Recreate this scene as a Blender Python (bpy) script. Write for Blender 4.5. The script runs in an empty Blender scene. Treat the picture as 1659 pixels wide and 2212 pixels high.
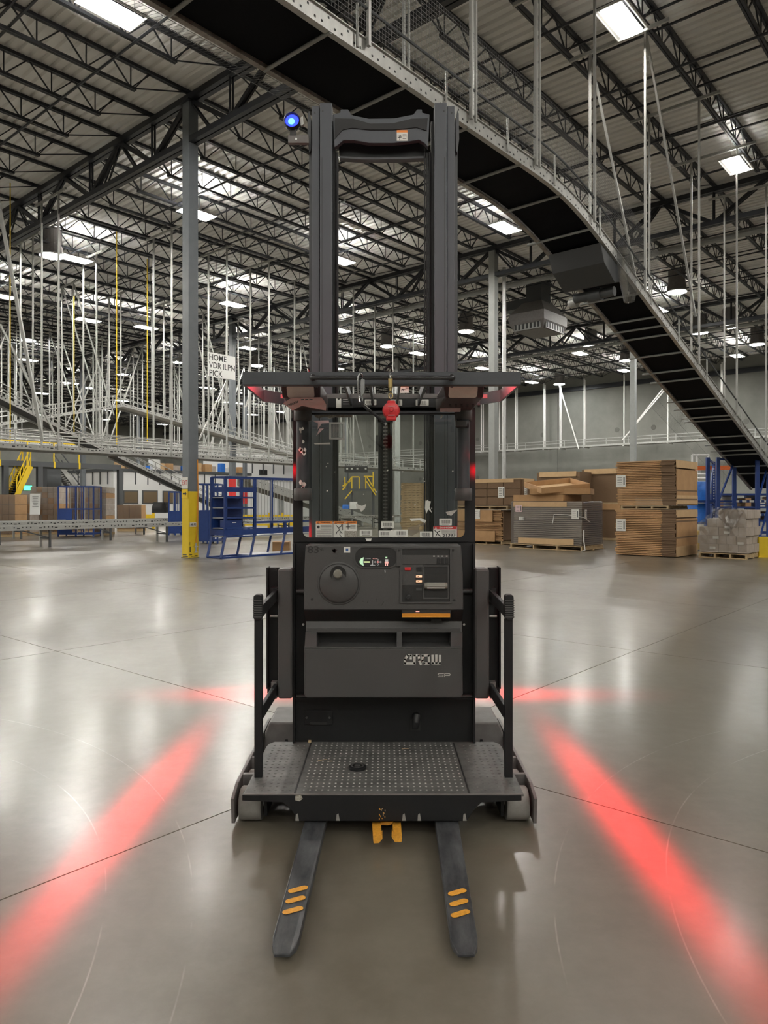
import bpy, math, random
from mathutils import Vector, Matrix
R = random.Random(7)
sc = bpy.context.scene
COL = sc.collection
# ------------------------------------------------------------------ camera, world, exposure
F, CX, HY, H = 1579.0, 829.5, 1086.0, 1.6      # focal length in pixels, principal column, horizon row, eye height
cd = bpy.data.cameras.new('camera'); cam = bpy.data.objects.new('camera', cd); COL.objects.link(cam)
cd.sensor_fit = 'VERTICAL'; cd.sensor_height = 36.0; cd.lens = F/2212*36.0
cd.shift_y = -20.0/2212; cd.clip_start = .05; cd.clip_end = 400
cam.location = (0, 0, H); cam.rotation_euler = (math.pi/2, 0, 0)
sc.camera = cam
sc.view_settings.view_transform = 'Standard'; sc.view_settings.look = 'None'
sc.view_settings.gamma = 1; sc.view_settings.use_curve_mapping = False
sc.view_settings.exposure = 0.28
w = bpy.data.worlds.new('world'); sc.world = w; w.use_nodes = True
w.node_tree.nodes['Background'].inputs[0].default_value = (.5, .52, .5, 1)
w.node_tree.nodes['Background'].inputs[1].default_value = .15
sc.cycles.max_bounces = 6; sc.cycles.diffuse_bounces = 3; sc.cycles.glossy_bounces = 3; sc.cycles.transparent_max_bounces = 12; sc.cycles.sample_clamp_indirect = 6
LAMP = 290.0                                    # radiance of the roof lamps
# ------------------------------------------------------------------ geometry helpers
TH = math.atan2(1356.0, F)                       # the building's axes: a runs right-and-away, b left-and-away
A = Vector((math.sin(TH), math.cos(TH), 0)); B = Vector((-math.cos(TH), math.sin(TH), 0)); Z = Vector((0, 0, 1))
def AB(a, b, z=0): return A*a + B*b + Z*z
def tx(px, Y): return (px-CX)*Y/F
def tz(py, Y): return H-(py-HY)*Y/F
def T(px, py, Y): return Vector((tx(px, Y), Y, tz(py, Y)))
def G(px, py):                                   # the floor point seen at a pixel
    Y = H*F/(py-HY); return Vector((tx(px, Y), Y, 0))
def PZ(px, py, z):                               # the point at height z seen at a pixel
    Y = (z-H)*F/(HY-py); return Vector((tx(px, Y), Y, z))
def PB(px, py, b):                               # the point on the plane b = const seen at a pixel
    r = (px-CX)/F; Y = b/(B.x*r+B.y); return Vector((r*Y, Y, tz(py, Y)))
def PA(px, py, a):
    r = (px-CX)/F; Y = a/(A.x*r+A.y); return Vector((r*Y, Y, tz(py, Y)))
def reach(p, d, px):                             # how far along d from p until column px
    r = (px-CX)/F; return (r*p.y-p.x)/(d.x-r*d.y)
def wl(o):
    v = Vector((0, 0, 0))
    while o is not None: v += o.location; o = o.parent
    return v
class MB:
    def __init__(s): s.v = []; s.f = []
    def ob(s, c, ax, ay, az):
        n = len(s.v); c = Vector(c)
        for k in ((-1,-1,-1),(1,-1,-1),(1,1,-1),(-1,1,-1),(-1,-1,1),(1,-1,1),(1,1,1),(-1,1,1)):
            s.v.append(c+ax*k[0]+ay*k[1]+az*k[2])
        s.f += [tuple(n+i for i in q) for q in ((3,2,1,0),(4,5,6,7),(0,1,5,4),(1,2,6,5),(2,3,7,6),(3,0,4,7))]
        return s
    def box(s, x0, x1, y0, y1, z0, z1):
        return s.ob(((x0+x1)/2, (y0+y1)/2, (z0+z1)/2), Vector(((x1-x0)/2,0,0)), Vector((0,(y1-y0)/2,0)), Vector((0,0,(z1-z0)/2)))
    def ab(s, a0, a1, b0, b1, z0, z1):
        return s.ob(AB((a0+a1)/2, (b0+b1)/2, (z0+z1)/2), A*((a1-a0)/2), B*((b1-b0)/2), Z*((z1-z0)/2))
    def bar(s, p, q, wd, h, up=None):
        p = Vector(p); q = Vector(q); d = q-p; L = d.length; d = d/L
        up = Vector(up) if up is not None else (Z if abs(d.z) < .95 else Vector((0,1,0)))
        sd = d.cross(up).normalized(); up = sd.cross(d)
        return s.ob((p+q)/2, d*(L/2), sd*(wd/2), up*(h/2))
    def path(s, pts, r, n=8, cap=True):
        pts = [Vector(p) for p in pts]; base = len(s.v); m = len(pts)
        prev = None
        for i, p in enumerate(pts):
            d = (pts[min(i+1, m-1)]-pts[max(i-1, 0)]).normalized()
            ref = prev if prev is not None else (Z if abs(d.z) < .9 else Vector((0,1,0)))
            e = d.cross(ref)
            if e.length < 1e-5: e = d.cross(Vector((1,0,0)))
            e.normalize(); g = e.cross(d); prev = g
            rr = r[i] if isinstance(r, (list, tuple)) else r
            for k in range(n):
                t = 2*math.pi*k/n; s.v.append(p+e*(rr*math.cos(t))+g*(rr*math.sin(t)))
        for i in range(m-1):
            for k in range(n):
                a0 = base+i*n+k; a1 = base+i*n+(k+1) % n
                s.f.append((a0, a0+n, a1+n, a1))
        if cap:
            s.f.append(tuple(base+k for k in range(n))); s.f.append(tuple(base+(m-1)*n+k for k in reversed(range(n))))
        return s
    def tube(s, p, q, r, n=8, r2=None): return s.path([p, q], [r, r if r2 is None else r2], n)
    def prism(s, poly, fn, w0, w1):
        n = len(poly); base = len(s.v)
        for wv in (w0, w1):
            for u, v in poly: s.v.append(Vector(fn(u, v, wv)))
        s.f.append(tuple(base+i for i in range(n))); s.f.append(tuple(base+n+i for i in reversed(range(n))))
        for i in range(n):
            j = (i+1) % n; s.f.append((base+i, base+n+i, base+n+j, base+j))
        return s
    def lathe(s, c, axis, prof, n=24, ref=None):
        c = Vector(c); d = Vector(axis).normalized(); e = d.cross(Vector(ref) if ref else (Z if abs(d.z) < .9 else Vector((0,1,0)))).normalized(); g = d.cross(e)
        base = len(s.v); m = len(prof)
        for r, h in prof:
            for k in range(n):
                t = 2*math.pi*k/n; s.v.append(c+d*h+e*(r*math.cos(t))+g*(r*math.sin(t)))
        for i in range(m-1):
            for k in range(n):
                a0 = base+i*n+k; a1 = base+i*n+(k+1) % n; s.f.append((a0, a1, a1+n, a0+n))
        s.f.append(tuple(base+k for k in reversed(range(n)))); s.f.append(tuple(base+(m-1)*n+k for k in range(n)))
        return s
    def sphere(s, c, r, n=12):
        return s.lathe(c, Z, [(max(r*math.sin(math.pi*i/n), 1e-4), -r*math.cos(math.pi*i/n)) for i in range(n+1)], n*2)
    def quad(s, p0, p1, p2, p3):
        n = len(s.v); s.v += [Vector(p0), Vector(p1), Vector(p2), Vector(p3)]; s.f.append((n, n+1, n+2, n+3)); return s
    def mesh(s, name, mat, off=None):
        off = off or Vector((0,0,0)); me = bpy.data.meshes.new(name)
        me.from_pydata([tuple(v-off) for v in s.v], [], s.f); me.materials.append(MAT[mat] if isinstance(mat, str) else mat); me.update(); return me
    def build(s, name, mat, parent=None, bev=0, smooth=False, fix=False):
        me = s.mesh(name, mat, wl(parent) if parent else None)
        if fix or bev or smooth:
            import bmesh
            bm = bmesh.new(); bm.from_mesh(me); bmesh.ops.recalc_face_normals(bm, faces=bm.faces); bm.to_mesh(me); bm.free()
        o = bpy.data.objects.new(name, me); COL.objects.link(o)
        if parent: o.parent = parent
        if bev:
            m = o.modifiers.new('bevel', 'BEVEL'); m.width = bev; m.segments = 2; m.limit_method = 'ANGLE'; m.angle_limit = .6
        if smooth:
            for p in me.polygons: p.use_smooth = True
            m = o.modifiers.new('es', 'EDGE_SPLIT'); m.split_angle = .7
        return o
def tag(o, label, cat=None, group=None, kind=None):
    if label: o['label'] = label
    if cat: o['category'] = cat
    if group: o['group'] = group
    if kind: o['kind'] = kind
    return o
def thing(name, loc, label, cat, group=None):
    o = bpy.data.objects.new(name, None); COL.objects.link(o); o.location = loc; o.empty_display_size = .2
    return tag(o, label, cat, group)
def child(proto, parent, loc, name=None):          # a copy that shares mesh data
    c = proto.copy(); COL.objects.link(c); c.parent = parent; c.location = Vector(loc)-wl(parent) if parent else Vector(loc)
    return c
def copy_tree(o, loc, rz=None, label=None):
    c = o.copy(); COL.objects.link(c); c.location = loc
    if rz is not None: c.rotation_euler = (0, 0, rz)
    if label: c['label'] = label
    for ch in list(o.children):
        d = ch.copy(); COL.objects.link(d); d.parent = c
        for g in list(ch.children):
            e = g.copy(); COL.objects.link(e); e.parent = d
    return c
def text(s, size, org, right, up, mat, parent, name='lettering', align='CENTER', fit=None, off=0.0):
    cu = bpy.data.curves.new('t', 'FONT'); cu.body = s; cu.size = size; cu.align_x = align; cu.align_y = 'CENTER'; cu.offset = off; cu.space_line = 1.0
    cu.resolution_u = 3; ob = bpy.data.objects.new('t', cu); COL.objects.link(ob)
    dg = bpy.context.evaluated_depsgraph_get(); me = bpy.data.meshes.new_from_object(ob.evaluated_get(dg))
    bpy.data.objects.remove(ob); bpy.data.curves.remove(cu)
    right = Vector(right).normalized(); up = Vector(up).normalized(); base = wl(parent)
    k = 1.0
    if fit and len(me.vertices):
        wd = max(v.co.x for v in me.vertices)-min(v.co.x for v in me.vertices); k = fit/wd
    for v in me.vertices: v.co = Vector(org)+right*(v.co.x*k)+up*v.co.y-base
    me.name = name; me.materials.clear(); me.materials.append(MAT[mat])
    o = bpy.data.objects.new(name, me); COL.objects.link(o); o.parent = parent; return o
# ------------------------------------------------------------------ materials (all procedural)
MAT = {}
ORD = ('leftmost', 'second from left', 'third from left', 'fourth from left', 'fifth from left', 'sixth from left', 'seventh from left', 'eighth from left', 'ninth from left')
def mat(name, col, rough=.5, metal=0, noise=None, bump=None, col2=None, rough2=None, spec=.5, stretch=None, world=False):
    m = bpy.data.materials.new(name); m.use_nodes = True; nt = m.node_tree; p = nt.nodes['Principled BSDF']
    p.inputs['Roughness'].default_value = rough; p.inputs['Metallic'].default_value = metal; p.inputs['Specular IOR Level'].default_value = spec
    p.inputs['Base Color'].default_value = (*col, 1)
    if noise or bump:
        if world: vec = nt.nodes.new('ShaderNodeNewGeometry').outputs['Position']
        else: vec = nt.nodes.new('ShaderNodeTexCoord').outputs['Object']
        mp = nt.nodes.new('ShaderNodeMapping'); nt.links.new(vec, mp.inputs[0])
        if stretch: mp.inputs['Scale'].default_value = stretch
        nz = nt.nodes.new('ShaderNodeTexNoise'); nt.links.new(mp.outputs[0], nz.inputs['Vector'])
        nz.inputs['Scale'].default_value = noise or 20; nz.inputs['Detail'].default_value = 6; nz.inputs['Roughness'].default_value = .65
        rp = nt.nodes.new('ShaderNodeMapRange'); rp.inputs[1].default_value = .32; rp.inputs[2].default_value = .68; nt.links.new(nz.outputs[0], rp.inputs[0])
        if col2:
            mx = nt.nodes.new('ShaderNodeMix'); mx.data_type = 'RGBA'; mx.inputs[6].default_value = (*col, 1); mx.inputs[7].default_value = (*col2, 1)
            nt.links.new(rp.outputs[0], mx.inputs[0]); nt.links.new(mx.outputs[2], p.inputs['Base Color'])
        if rough2 is not None:
            mr = nt.nodes.new('ShaderNodeMapRange'); mr.inputs[3].default_value = rough; mr.inputs[4].default_value = rough2
            nt.links.new(rp.outputs[0], mr.inputs[0]); nt.links.new(mr.outputs[0], p.inputs['Roughness'])
        if bump:
            bp = nt.nodes.new('ShaderNodeBump'); bp.inputs['Strength'].default_value = bump; bp.inputs['Distance'].default_value = .01
            nt.links.new(nz.outputs[0], bp.inputs['Height']); nt.links.new(bp.outputs[0], p.inputs['Normal'])
    MAT[name] = m; return m
def emit(name, col, strength, base=(.8,.8,.8)):
    m = bpy.data.materials.new(name); m.use_nodes = True; p = m.node_tree.nodes['Principled BSDF']
    p.inputs['Base Color'].default_value = (*base, 1); p.inputs['Emission Color'].default_value = (*col, 1); p.inputs['Emission Strength'].default_value = strength
    MAT[name] = m; return m
def clear(name, tint, fac, rough=.03):
    m = bpy.data.materials.new(name); m.use_nodes = True; nt = m.node_tree; nt.nodes.remove(nt.nodes['Principled BSDF'])
    t = nt.nodes.new('ShaderNodeBsdfTransparent'); t.inputs[0].default_value = (*tint, 1); g = nt.nodes.new('ShaderNodeBsdfGlossy'); g.inputs['Roughness'].default_value = rough
    lw = nt.nodes.new('ShaderNodeLayerWeight'); lw.inputs[0].default_value = .25
    mr = nt.nodes.new('ShaderNodeMapRange'); mr.inputs[3].default_value = fac; mr.inputs[4].default_value = min(1, fac+.5); nt.links.new(lw.outputs['Fresnel'], mr.inputs[0])
    mx = nt.nodes.new('ShaderNodeMixShader'); nt.links.new(mr.outputs[0], mx.inputs[0]); nt.links.new(t.outputs[0], mx.inputs[1]); nt.links.new(g.outputs[0], mx.inputs[2])
    nt.links.new(mx.outputs[0], nt.nodes['Material Output'].inputs[0]); MAT[name] = m; return m
mat('console', (.052,.0507,.0505), .5, noise=260, bump=.12, col2=(.061,.0595,.059))
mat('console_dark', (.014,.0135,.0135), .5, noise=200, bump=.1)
mat('truck_black', (.0065,.0067,.0075), .45, noise=60, col2=(.0095,.0098,.0108), rough2=.55, spec=.35)
mat('mast_grey', (.056,.063,.076), .45, noise=30, col2=(.064,.071,.085), rough2=.55, stretch=(1,1,.2))
mat('guard_grey', (.036,.040,.047), .45, noise=40, col2=(.044,.048,.054))
mat('rubber', (.008,.008,.009), .6, spec=.35)
mat('fork_steel', (.011,.012,.016), .5, metal=.0, noise=13, col2=(.085,.088,.092), rough2=.38, stretch=(1,.35,1))
mat('mat_rubber', (.06,.06,.058), .62, noise=9, col2=(.13,.128,.12), rough2=.5)
mat('dot_grey', (.3,.3,.28), .5)
mat('wheel_grey', (.28,.27,.25), .55, noise=30, col2=(.22,.21,.2))
mat('unit_grey', (.16,.15,.145), .5, noise=12, col2=(.12,.11,.105))
mat('fork_yellow', (.85,.40,.045), .5, noise=90, col2=(.6,.27,.03))
mat('orange', (.62,.24,.02), .4)
mat('chrome', (.55,.56,.58), .2, metal=1)
mat('dark_chrome', (.08,.08,.085), .18, metal=.8)
mat('brass', (.55,.42,.18), .35, metal=.9)
mat('red_plastic', (.62,.03,.035), .4, noise=60, col2=(.5,.02,.025))
mat('sticker', (.75,.74,.70), .5, noise=80, col2=(.66,.65,.6))
mat('sticker_dirty', (.5,.48,.42), .6, noise=160, col2=(.16,.14,.11))
mat('pink_paper', (.74,.55,.55), .7, noise=40, col2=(.68,.48,.48))
mat('ink', (.015,.015,.015), .6)
mat('sticker_orange', (.85,.26,.04), .5)
mat('sticker_red', (.50,.03,.03), .5)
mat('blue_mark', (.05,.12,.3), .5)
mat('knob', (.2,.19,.16), .5)
mat('lens', (.78,.70,.64), .25, noise=25, col2=(.70,.62,.56))
mat('housing_brown', (.04,.024,.026), .5)
mat('logo_grey', (.52,.51,.48), .5)
mat('white_plastic', (.75,.75,.73), .45)
clear('window_glass', (.93,.95,.93), .05)
clear('clear_plastic', (.88,.89,.9), .22, .12)
clear('stretch_film', (.84,.82,.8), .13, .3)
emit('red_led', (1,.03,.06), 48); emit('blue_led', (.005,.02,1), 4, (.05,.05,.6)); emit('blue_core', (.06,.3,1), 5, (.05,.05,.6))
emit('amber_led', (1,.38,.06), .6); emit('green_led', (.2,1,.3), .35); emit('yellow_led', (.75,1,.1), .4); emit('red_dot', (1,.12,.08), .5); emit('white_led', (.9,.9,.9), .2, (.4,.4,.4))
emit('lamp_tube', (1,.968,.895), LAMP); emit('daylight_disc', (.97,1,.98), LAMP*.35); emit('tube_dim', (1,.96,.9), LAMP*.02)
mat('lamp_tray', (.72,.72,.70), .35, metal=.3)
mat('joist', (.014,.016,.021), .42, spec=.5)
mat('deck', (.80,.79,.765), .6, noise=.6, col2=(.86,.85,.825), world=True)
mat('steel_paint', (.13,.145,.16), .45, noise=4, col2=(.155,.17,.185))
mat('steel_light', (.30,.31,.30), .45, noise=3, col2=(.26,.27,.26))
mat('yellow_paint', (.78,.56,.02), .5, noise=5, col2=(.72,.50,.02))
mat('safety_yellow', (.8,.55,.02), .5)
mat('red_paint', (.6,.03,.03), .5)
mat('galv', (.52,.53,.52), .38, metal=.55, noise=14, col2=(.62,.63,.62))
mat('zinc', (.44,.44,.418), .42, metal=.3, noise=8, col2=(.36,.36,.342), stretch=(1,1,.3))
mat('zinc_stain', (.42,.40,.37), .5, metal=.25, noise=4.5, col2=(.16,.13,.11), world=True)
mat('belt', (.003,.0034,.005), .8, spec=.12)
mat('belt_grey', (.05,.052,.055), .6)
mat('net', (.10,.10,.10), .6)
mat('mezz_grey', (.07,.075,.08), .5)
mat('concrete_wall', (.172,.174,.155), .85, noise=.35, col2=(.235,.234,.212), bump=.05, world=True)
mat('wall_stain', (.14,.14,.125), .85)
mat('white_wall', (.78,.78,.77), .7)
mat('card', (.48,.285,.135), .75, noise=3, col2=(.40,.23,.105))
mat('card_light', (.62,.42,.23), .75, noise=4, col2=(.54,.36,.19))
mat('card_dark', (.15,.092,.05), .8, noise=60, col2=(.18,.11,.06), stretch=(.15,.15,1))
mat('card_grey', (.42,.37,.325), .5, noise=2.5, col2=(.30,.262,.228), stretch=(.3,.3,2.5))
mat('card_pale', (.36,.30,.245), .6, noise=3, col2=(.47,.41,.36))
mat('wood', (.50,.38,.22), .75, noise=6, col2=(.36,.25,.13), stretch=(1,1,4))
mat('wood_yellow', (.62,.44,.12), .75, noise=6, col2=(.5,.33,.09))
mat('rack_blue', (.009,.035,.165), .4, noise=5, col2=(.012,.043,.19))
mat('rack_orange', (.65,.13,.02), .45)
mat('tarp_blue', (.02,.14,.55), .35, noise=6, col2=(.03,.2,.7))
mat('shelf_steel', (.34,.36,.42), .4, metal=.3)
mat('black_plastic', (.012,.012,.013), .5)
mat('dark_glass', (.05,.045,.035), .2)
mat('window_brown', (.16,.11,.06), .4)
emit('exit_green', (.05,.9,.4), 2.0)
# polished concrete: mottled, with polish that varies, worn tyre arcs
def floor_mat():
    m = bpy.data.materials.new('polished_concrete'); m.use_nodes = True; nt = m.node_tree; p = nt.nodes['Principled BSDF']; N = nt.nodes.new; K = nt.links.new
    g = N('ShaderNodeNewGeometry')
    def noise(sc_, det=5, ro=.6, st=None):
        mp = N('ShaderNodeMapping'); K(g.outputs['Position'], mp.inputs[0])
        if st: mp.inputs['Scale'].default_value = st; mp.inputs['Rotation'].default_value = (0, 0, .2)
        n = N('ShaderNodeTexNoise'); n.inputs['Scale'].default_value = sc_; n.inputs['Detail'].default_value = det; n.inputs['Roughness'].default_value = ro; K(mp.outputs[0], n.inputs['Vector']); return n.outputs[0]
    def rng(x, a, b, c, d):
        r = N('ShaderNodeMapRange'); r.inputs[1].default_value = a; r.inputs[2].default_value = b; r.inputs[3].default_value = c; r.inputs[4].default_value = d; K(x, r.inputs[0]); return r.outputs[0]
    def mix(f, c1, c2, mode='MIX'):
        x = N('ShaderNodeMix'); x.data_type = 'RGBA'; x.blend_type = mode
        for i, c in ((6, c1), (7, c2)):
            if isinstance(c, tuple): x.inputs[i].default_value = (*c, 1)
            else: K(c, x.inputs[i])
        if isinstance(f, float): x.inputs[0].default_value = f
        else: K(f, x.inputs[0])
        return x.outputs[2]
    c = mix(rng(noise(.45, 6), .35, .65, 0, 1), (.112,.096,.071), (.158,.140,.109))
    c = mix(rng(noise(7, 8, .7), .4, .75, 0, .5), c, (.195,.175,.14))
    c = mix(rng(noise(55, 3), .62, .75, 0, .3), c, (.12,.11,.09))
    def M2(op, x, y=None):
        n = N('ShaderNodeMath'); n.operation = op
        for i, q in ((0, x), (1, y)):
            if q is None: continue
            if isinstance(q, (int, float)): n.inputs[i].default_value = q
            else: K(q, n.inputs[i])
        return n.outputs[0]
    br = noise(1.6, 4)
    for (cx, cy, r) in ((-4.2, 1.9, 3.25), (-4.4, 2.0, 3.75), (3.9, 2.2, 3.3), (4.1, 2.15, 3.05), (9.0, 1.0, 7.2)):
        d = N('ShaderNodeVectorMath'); d.operation = 'DISTANCE'; K(g.outputs['Position'], d.inputs[0]); d.inputs[1].default_value = (cx, cy, 0)
        e = M2('ABSOLUTE', M2('SUBTRACT', d.outputs['Value'], r)); ln = rng(e, .0008, .0045, 1, 0)
        c = mix(M2('MULTIPLY', M2('MULTIPLY', ln, rng(br, .45, .62, 0, 1)), .4), c, (.42,.39,.34))
    K(c, p.inputs['Base Color'])
    K(rng(noise(.8, 5, .6, (1, .5, 1)), .3, .7, .285, .37), p.inputs['Roughness'])
    p.inputs['Specular IOR Level'].default_value = .46
    p.inputs['Coat Weight'].default_value = .19; p.inputs['Coat Roughness'].default_value = .17; p.inputs['Coat IOR'].default_value = 1.5
    bp = N('ShaderNodeBump'); bp.inputs['Strength'].default_value = .02; bp.inputs['Distance'].default_value = .02; K(noise(3.2, 4, .6), bp.inputs['Height']); K(bp.outputs[0], p.inputs['Normal'])
    MAT['floor'] = m
floor_mat()
mat('joint_dark', (.05,.045,.04), .8)
# ------------------------------------------------------------------ the building
A0, SA, B0, SB = 12.44, 16.37, 18.10, 19.28      # column grid
AW, BW, AF, BF = 64.0, 100.0, -22.0, -24.0        # walls
ZD = 13.55                                        # roof deck
m = MB(); m.ab(AF, AW, BF, BW, -.25, -.006); floor = tag(m.build('floor', 'floor'), None, None, None, 'structure')
GA, GB, PAa, PBb = 3.68, 3.09, 4.09, 4.72
m = MB().ab(.004, PAa-.004, .004, PBb-.004, -.0055, 0); slab0 = m.mesh('slab', 'floor'); first = True
for i in range(-2, 5):
    for j in range(-2, 6):
        o = bpy.data.objects.new('slab', slab0); COL.objects.link(o); o.parent = floor; o.location = AB(GA+i*PAa, GB+j*PBb)
m = MB().ab(GA-2*PAa, GA+5*PAa, GB-2*PBb, GB+6*PBb, -.0059, -.0052); m.build('joint_filler', 'joint_dark', floor)
walls = {}
for nm, r in (('wall_back', (AW, AW+.3, BF, BW)), ('wall_far', (AF, AW, BW, BW+.3)), ('wall_right', (AF, AW, BF-.3, BF)), ('wall_front', (AF-.3, AF, BF, BW))):
    walls[nm] = tag(MB().ab(r[0], r[1], r[2], r[3], 0, ZD+.4).build(nm, 'concrete_wall'), None, None, None, 'structure')
# tilt-up panels of the back wall: each a slab of its own with open joints
pm = MB().ab(-.06, 0, .012, 7.488, 0, ZD-1.2).mesh('wall_panel', 'concrete_wall')
for k in range(0, 11):
    o = bpy.data.objects.new('wall_panel', pm); COL.objects.link(o); o.parent = walls['wall_back']; o.location = AB(AW, 3+7.5*k, 0)
for k in range(0, 11):                            # dark plugs of the lifting points
    mm = MB()
    for (db, zz) in ((1.6, 4.2), (5.8, 4.2), (1.6, 8.2), (5.8, 8.2)): mm.lathe(AB(AW-.06, 3+7.5*k+db, zz), -A, [(.22, 0), (.2, .012)], 12)
    tag(mm.build('lifting_plug', 'wall_stain', walls['wall_back']), None, None, None, 'stuff')
m = MB()                                          # ribbed steel roof deck
p, a = .30, AF
while a < AW:
    q = [(a, ZD+.075), (a+.07, ZD+.075), (a+.10, ZD), (a+.27, ZD), (a+p, ZD+.075)]
    for (u0, z0), (u1, z1) in zip(q, q[1:]):
        m.quad(AB(u0, BF, z0), AB(u0, BW, z0), AB(u1, BW, z1), AB(u1, BF, z1))
    a += p
ceiling = tag(m.build('ceiling', 'deck'), None, None, None, 'structure')
MB().ab(AF, AW, BF, BW, ZD+.3, ZD+.5).build('roof_top', 'deck', ceiling)
def joist_mesh(L, n):
    m = MB(); zt, zb = ZD-.06, 12.84
    for s in (-.035, .035):
        m.ob(AB(L/2, s, zt), A*(L/2), B*.028, Z*.045); m.ob(AB(L/2, s, zb), A*(L/2-1.75), B*.026, Z*.04)
    st = L/n
    for i in range(n):
        c = st*(i+.5); d = .62*st
        if i == 0: m.bar(AB(.15, 0, zt-.03), AB(1.8, 0, zb+.02), .03, .03); m.bar(AB(1.8, 0, zb), AB(st*1.05, 0, zt), .03, .03); continue
        if i == n-1: m.bar(AB(L-.15, 0, zt-.03), AB(L-1.8, 0, zb+.02), .03, .03); m.bar(AB(L-1.8, 0, zb), AB(L-st*1.05, 0, zt), .03, .03); continue
        m.bar(AB(c, 0, zb), AB(c-st*.5, 0, zt), .032, .032); m.bar(AB(c, 0, zb), AB(c+st*.5, 0, zt), .032, .032); m.bar(AB(c, 0, zb), AB(c, 0, zt), .028, .028)
    return m.mesh('joist', 'joist')
j0 = joist_mesh(SA, 13); j1 = joist_mesh(AW-A0-2*SA, 15)
SJ = SB/10
for (a, me, b0, b1) in ((A0-SA, j0, 0, 56), (A0, j0, -2, 96), (A0+SA, j0, -2, 97), (A0+2*SA, j1, 2, 98)):
    k = math.ceil((b0-B0)/SJ)
    while B0+k*SJ < b1:
        o = bpy.data.objects.new('joist', me); COL.objects.link(o); o.parent = ceiling; o.location = AB(a, B0+k*SJ); k += 1
def girder_mesh():
    m = MB(); zt, zb = ZD-.26, 12.06
    for s in (-.09, .09):
        m.ob(AB(s, SB/2, zt), A*.07, B*(SB/2), Z*.09); m.ob(AB(s, SB/2, zb), A*.07, B*(SB/2), Z*.085)
    for i in range(5):
        c = SJ*(2*i+1)
        for s in (-.05, .05):
            m.bar(AB(s, c-SJ, zt), AB(s, c, zb), .06, .13); m.bar(AB(s, c+SJ, zt), AB(s, c, zb), .06, .13)
            m.bar(AB(s, c, zb), AB(s, c, zt), .05, .07)
            m.bar(AB(s, c-SJ*.45, zb), AB(s, c-SJ, zt), .04, .06) if i % 2 else m.bar(AB(s, c+SJ*.45, zb), AB(s, c+SJ, zt), .04, .06)
    return m.mesh('girder', 'joist')
g0 = girder_mesh()
for a in (A0, A0+SA, A0+2*SA):
    for k in range(-1, 5):
        o = bpy.data.objects.new('girder', g0); COL.objects.link(o); o.parent = ceiling; o.location = AB(a, B0+k*SB)
MB().ab(AW-.25, AW-.02, 0, BW, ZD-1.45, ZD-1.05).build('ledger_beam', 'joist', ceiling)
for bay in range(-1, 3):                          # bridging between the joists and sprinkler pipes
    a = A0+bay*SA
    for f_ in (.31, .5, .69):
        MB().ab(a+SA*f_-.025, a+SA*f_+.025, -4, 98, 12.885, 12.93).build('bridging_bar', 'joist', ceiling)
        MB().ab(a+SA*f_-.025, a+SA*f_+.025, -4, 98, 13.36, 13.4).build('bridging_bar', 'joist', ceiling)
    for da in (3.2, 6.6, 10.1, 13.4):
        MB().tube(AB(a+da, -4, 12.72), AB(a+da, 98, 12.72), .035, 6).build('sprinkler_pipe', 'joist', ceiling)
tag(MB().tube(AB(31.2, -2, 12.25), AB(31.2, 98, 12.25), .13, 10).build('roof_pipe', 'steel_light'), 'long pale pipe crossing under the roof joists behind the mast', 'pipe')
tag(MB().tube(AB(47.0, -2, 12.2), AB(47.0, 98, 12.2), .10, 8).build('roof_pipe', 'steel_light'), 'thin pale pipe crossing under the roof in front of the concrete wall', 'pipe')
# ------------------------------------------------------------------ columns
def column(i, j, label, paint=None, ph=1.95, light=False, wd=.325, off=(0, 0), group=None):
    a, b = A0+i*SA+off[0], B0+j*SB+off[1]
    t = thing('building_column', AB(a, b), label, 'column', group)
    mm = MB().ab(a-wd/2, a+wd/2, b-wd/2, b+wd/2, 0, 13.2); mm.build('shaft', 'steel_light' if light else 'steel_paint', t, bev=.012)
    e = .185 if paint else .28; MB().ab(a-e, a+e, b-e, b+e, 0, .02).build('base_plate', 'mezz_grey', t)
    MB().ab(a-.24, a+.24, b-.24, b+.24, 13.16, 13.2).build('cap_plate', 'joist', t)
    if paint:
        e = .006; MB().ab(a-wd/2-e, a+wd/2+e, b-wd/2-e, b+wd/2+e, ph[0] if isinstance(ph, tuple) else 0, ph[1] if isinstance(ph, tuple) else ph).build('painted_band', paint, t, bev=.012)
    return t
c1 = column(0, 0, 'tall grey steel column with yellow painted base and an exit sign', 'yellow_paint', 1.93)
column(1, 0, 'grey steel column right behind the mast, in front of the concrete wall', light=True)
column(2, 0, 'pale steel column behind the brown cardboard stacks', light=True)
column(1, 1, 'grey column with a broad red band behind the blue shelving', 'red_paint', (1.9, 3.2))
column(2, 1, 'grey column seen through the truck window beside the lift chain', light=True)
column(2, 2, 'narrow grey column with a red band, second behind the blue shelving', 'red_paint', (1.5, 2.6))
column(1, 2, 'grey column by the yellow mezzanine stairs with a small sign')
column(3, 2, 'rightmost of the distant grey columns beyond the hanging rods', group='distant columns', off=(-2, 0)); column(2, 3, 'middle one of the distant grey columns beyond the hanging rods', group='distant columns'); column(1, 3, 'leftmost of the distant grey columns beyond the hanging rods', group='distant columns')
t = thing('drain_pipe', AB(30.2, 17.7), 'round galvanised downpipe beside the right grey column', 'pipe')
p0 = PA(1089, 1000, 29.6); MB().tube((p0.x, p0.y, 0), (p0.x, p0.y, 12.6), .09, 12).build('pipe_run', 'galv', t, smooth=True)
MB().tube((p0.x, p0.y, 2.55), (p0.x, p0.y, 2.75), .12, 12).build('pipe_collar', 'galv', t)
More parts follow.
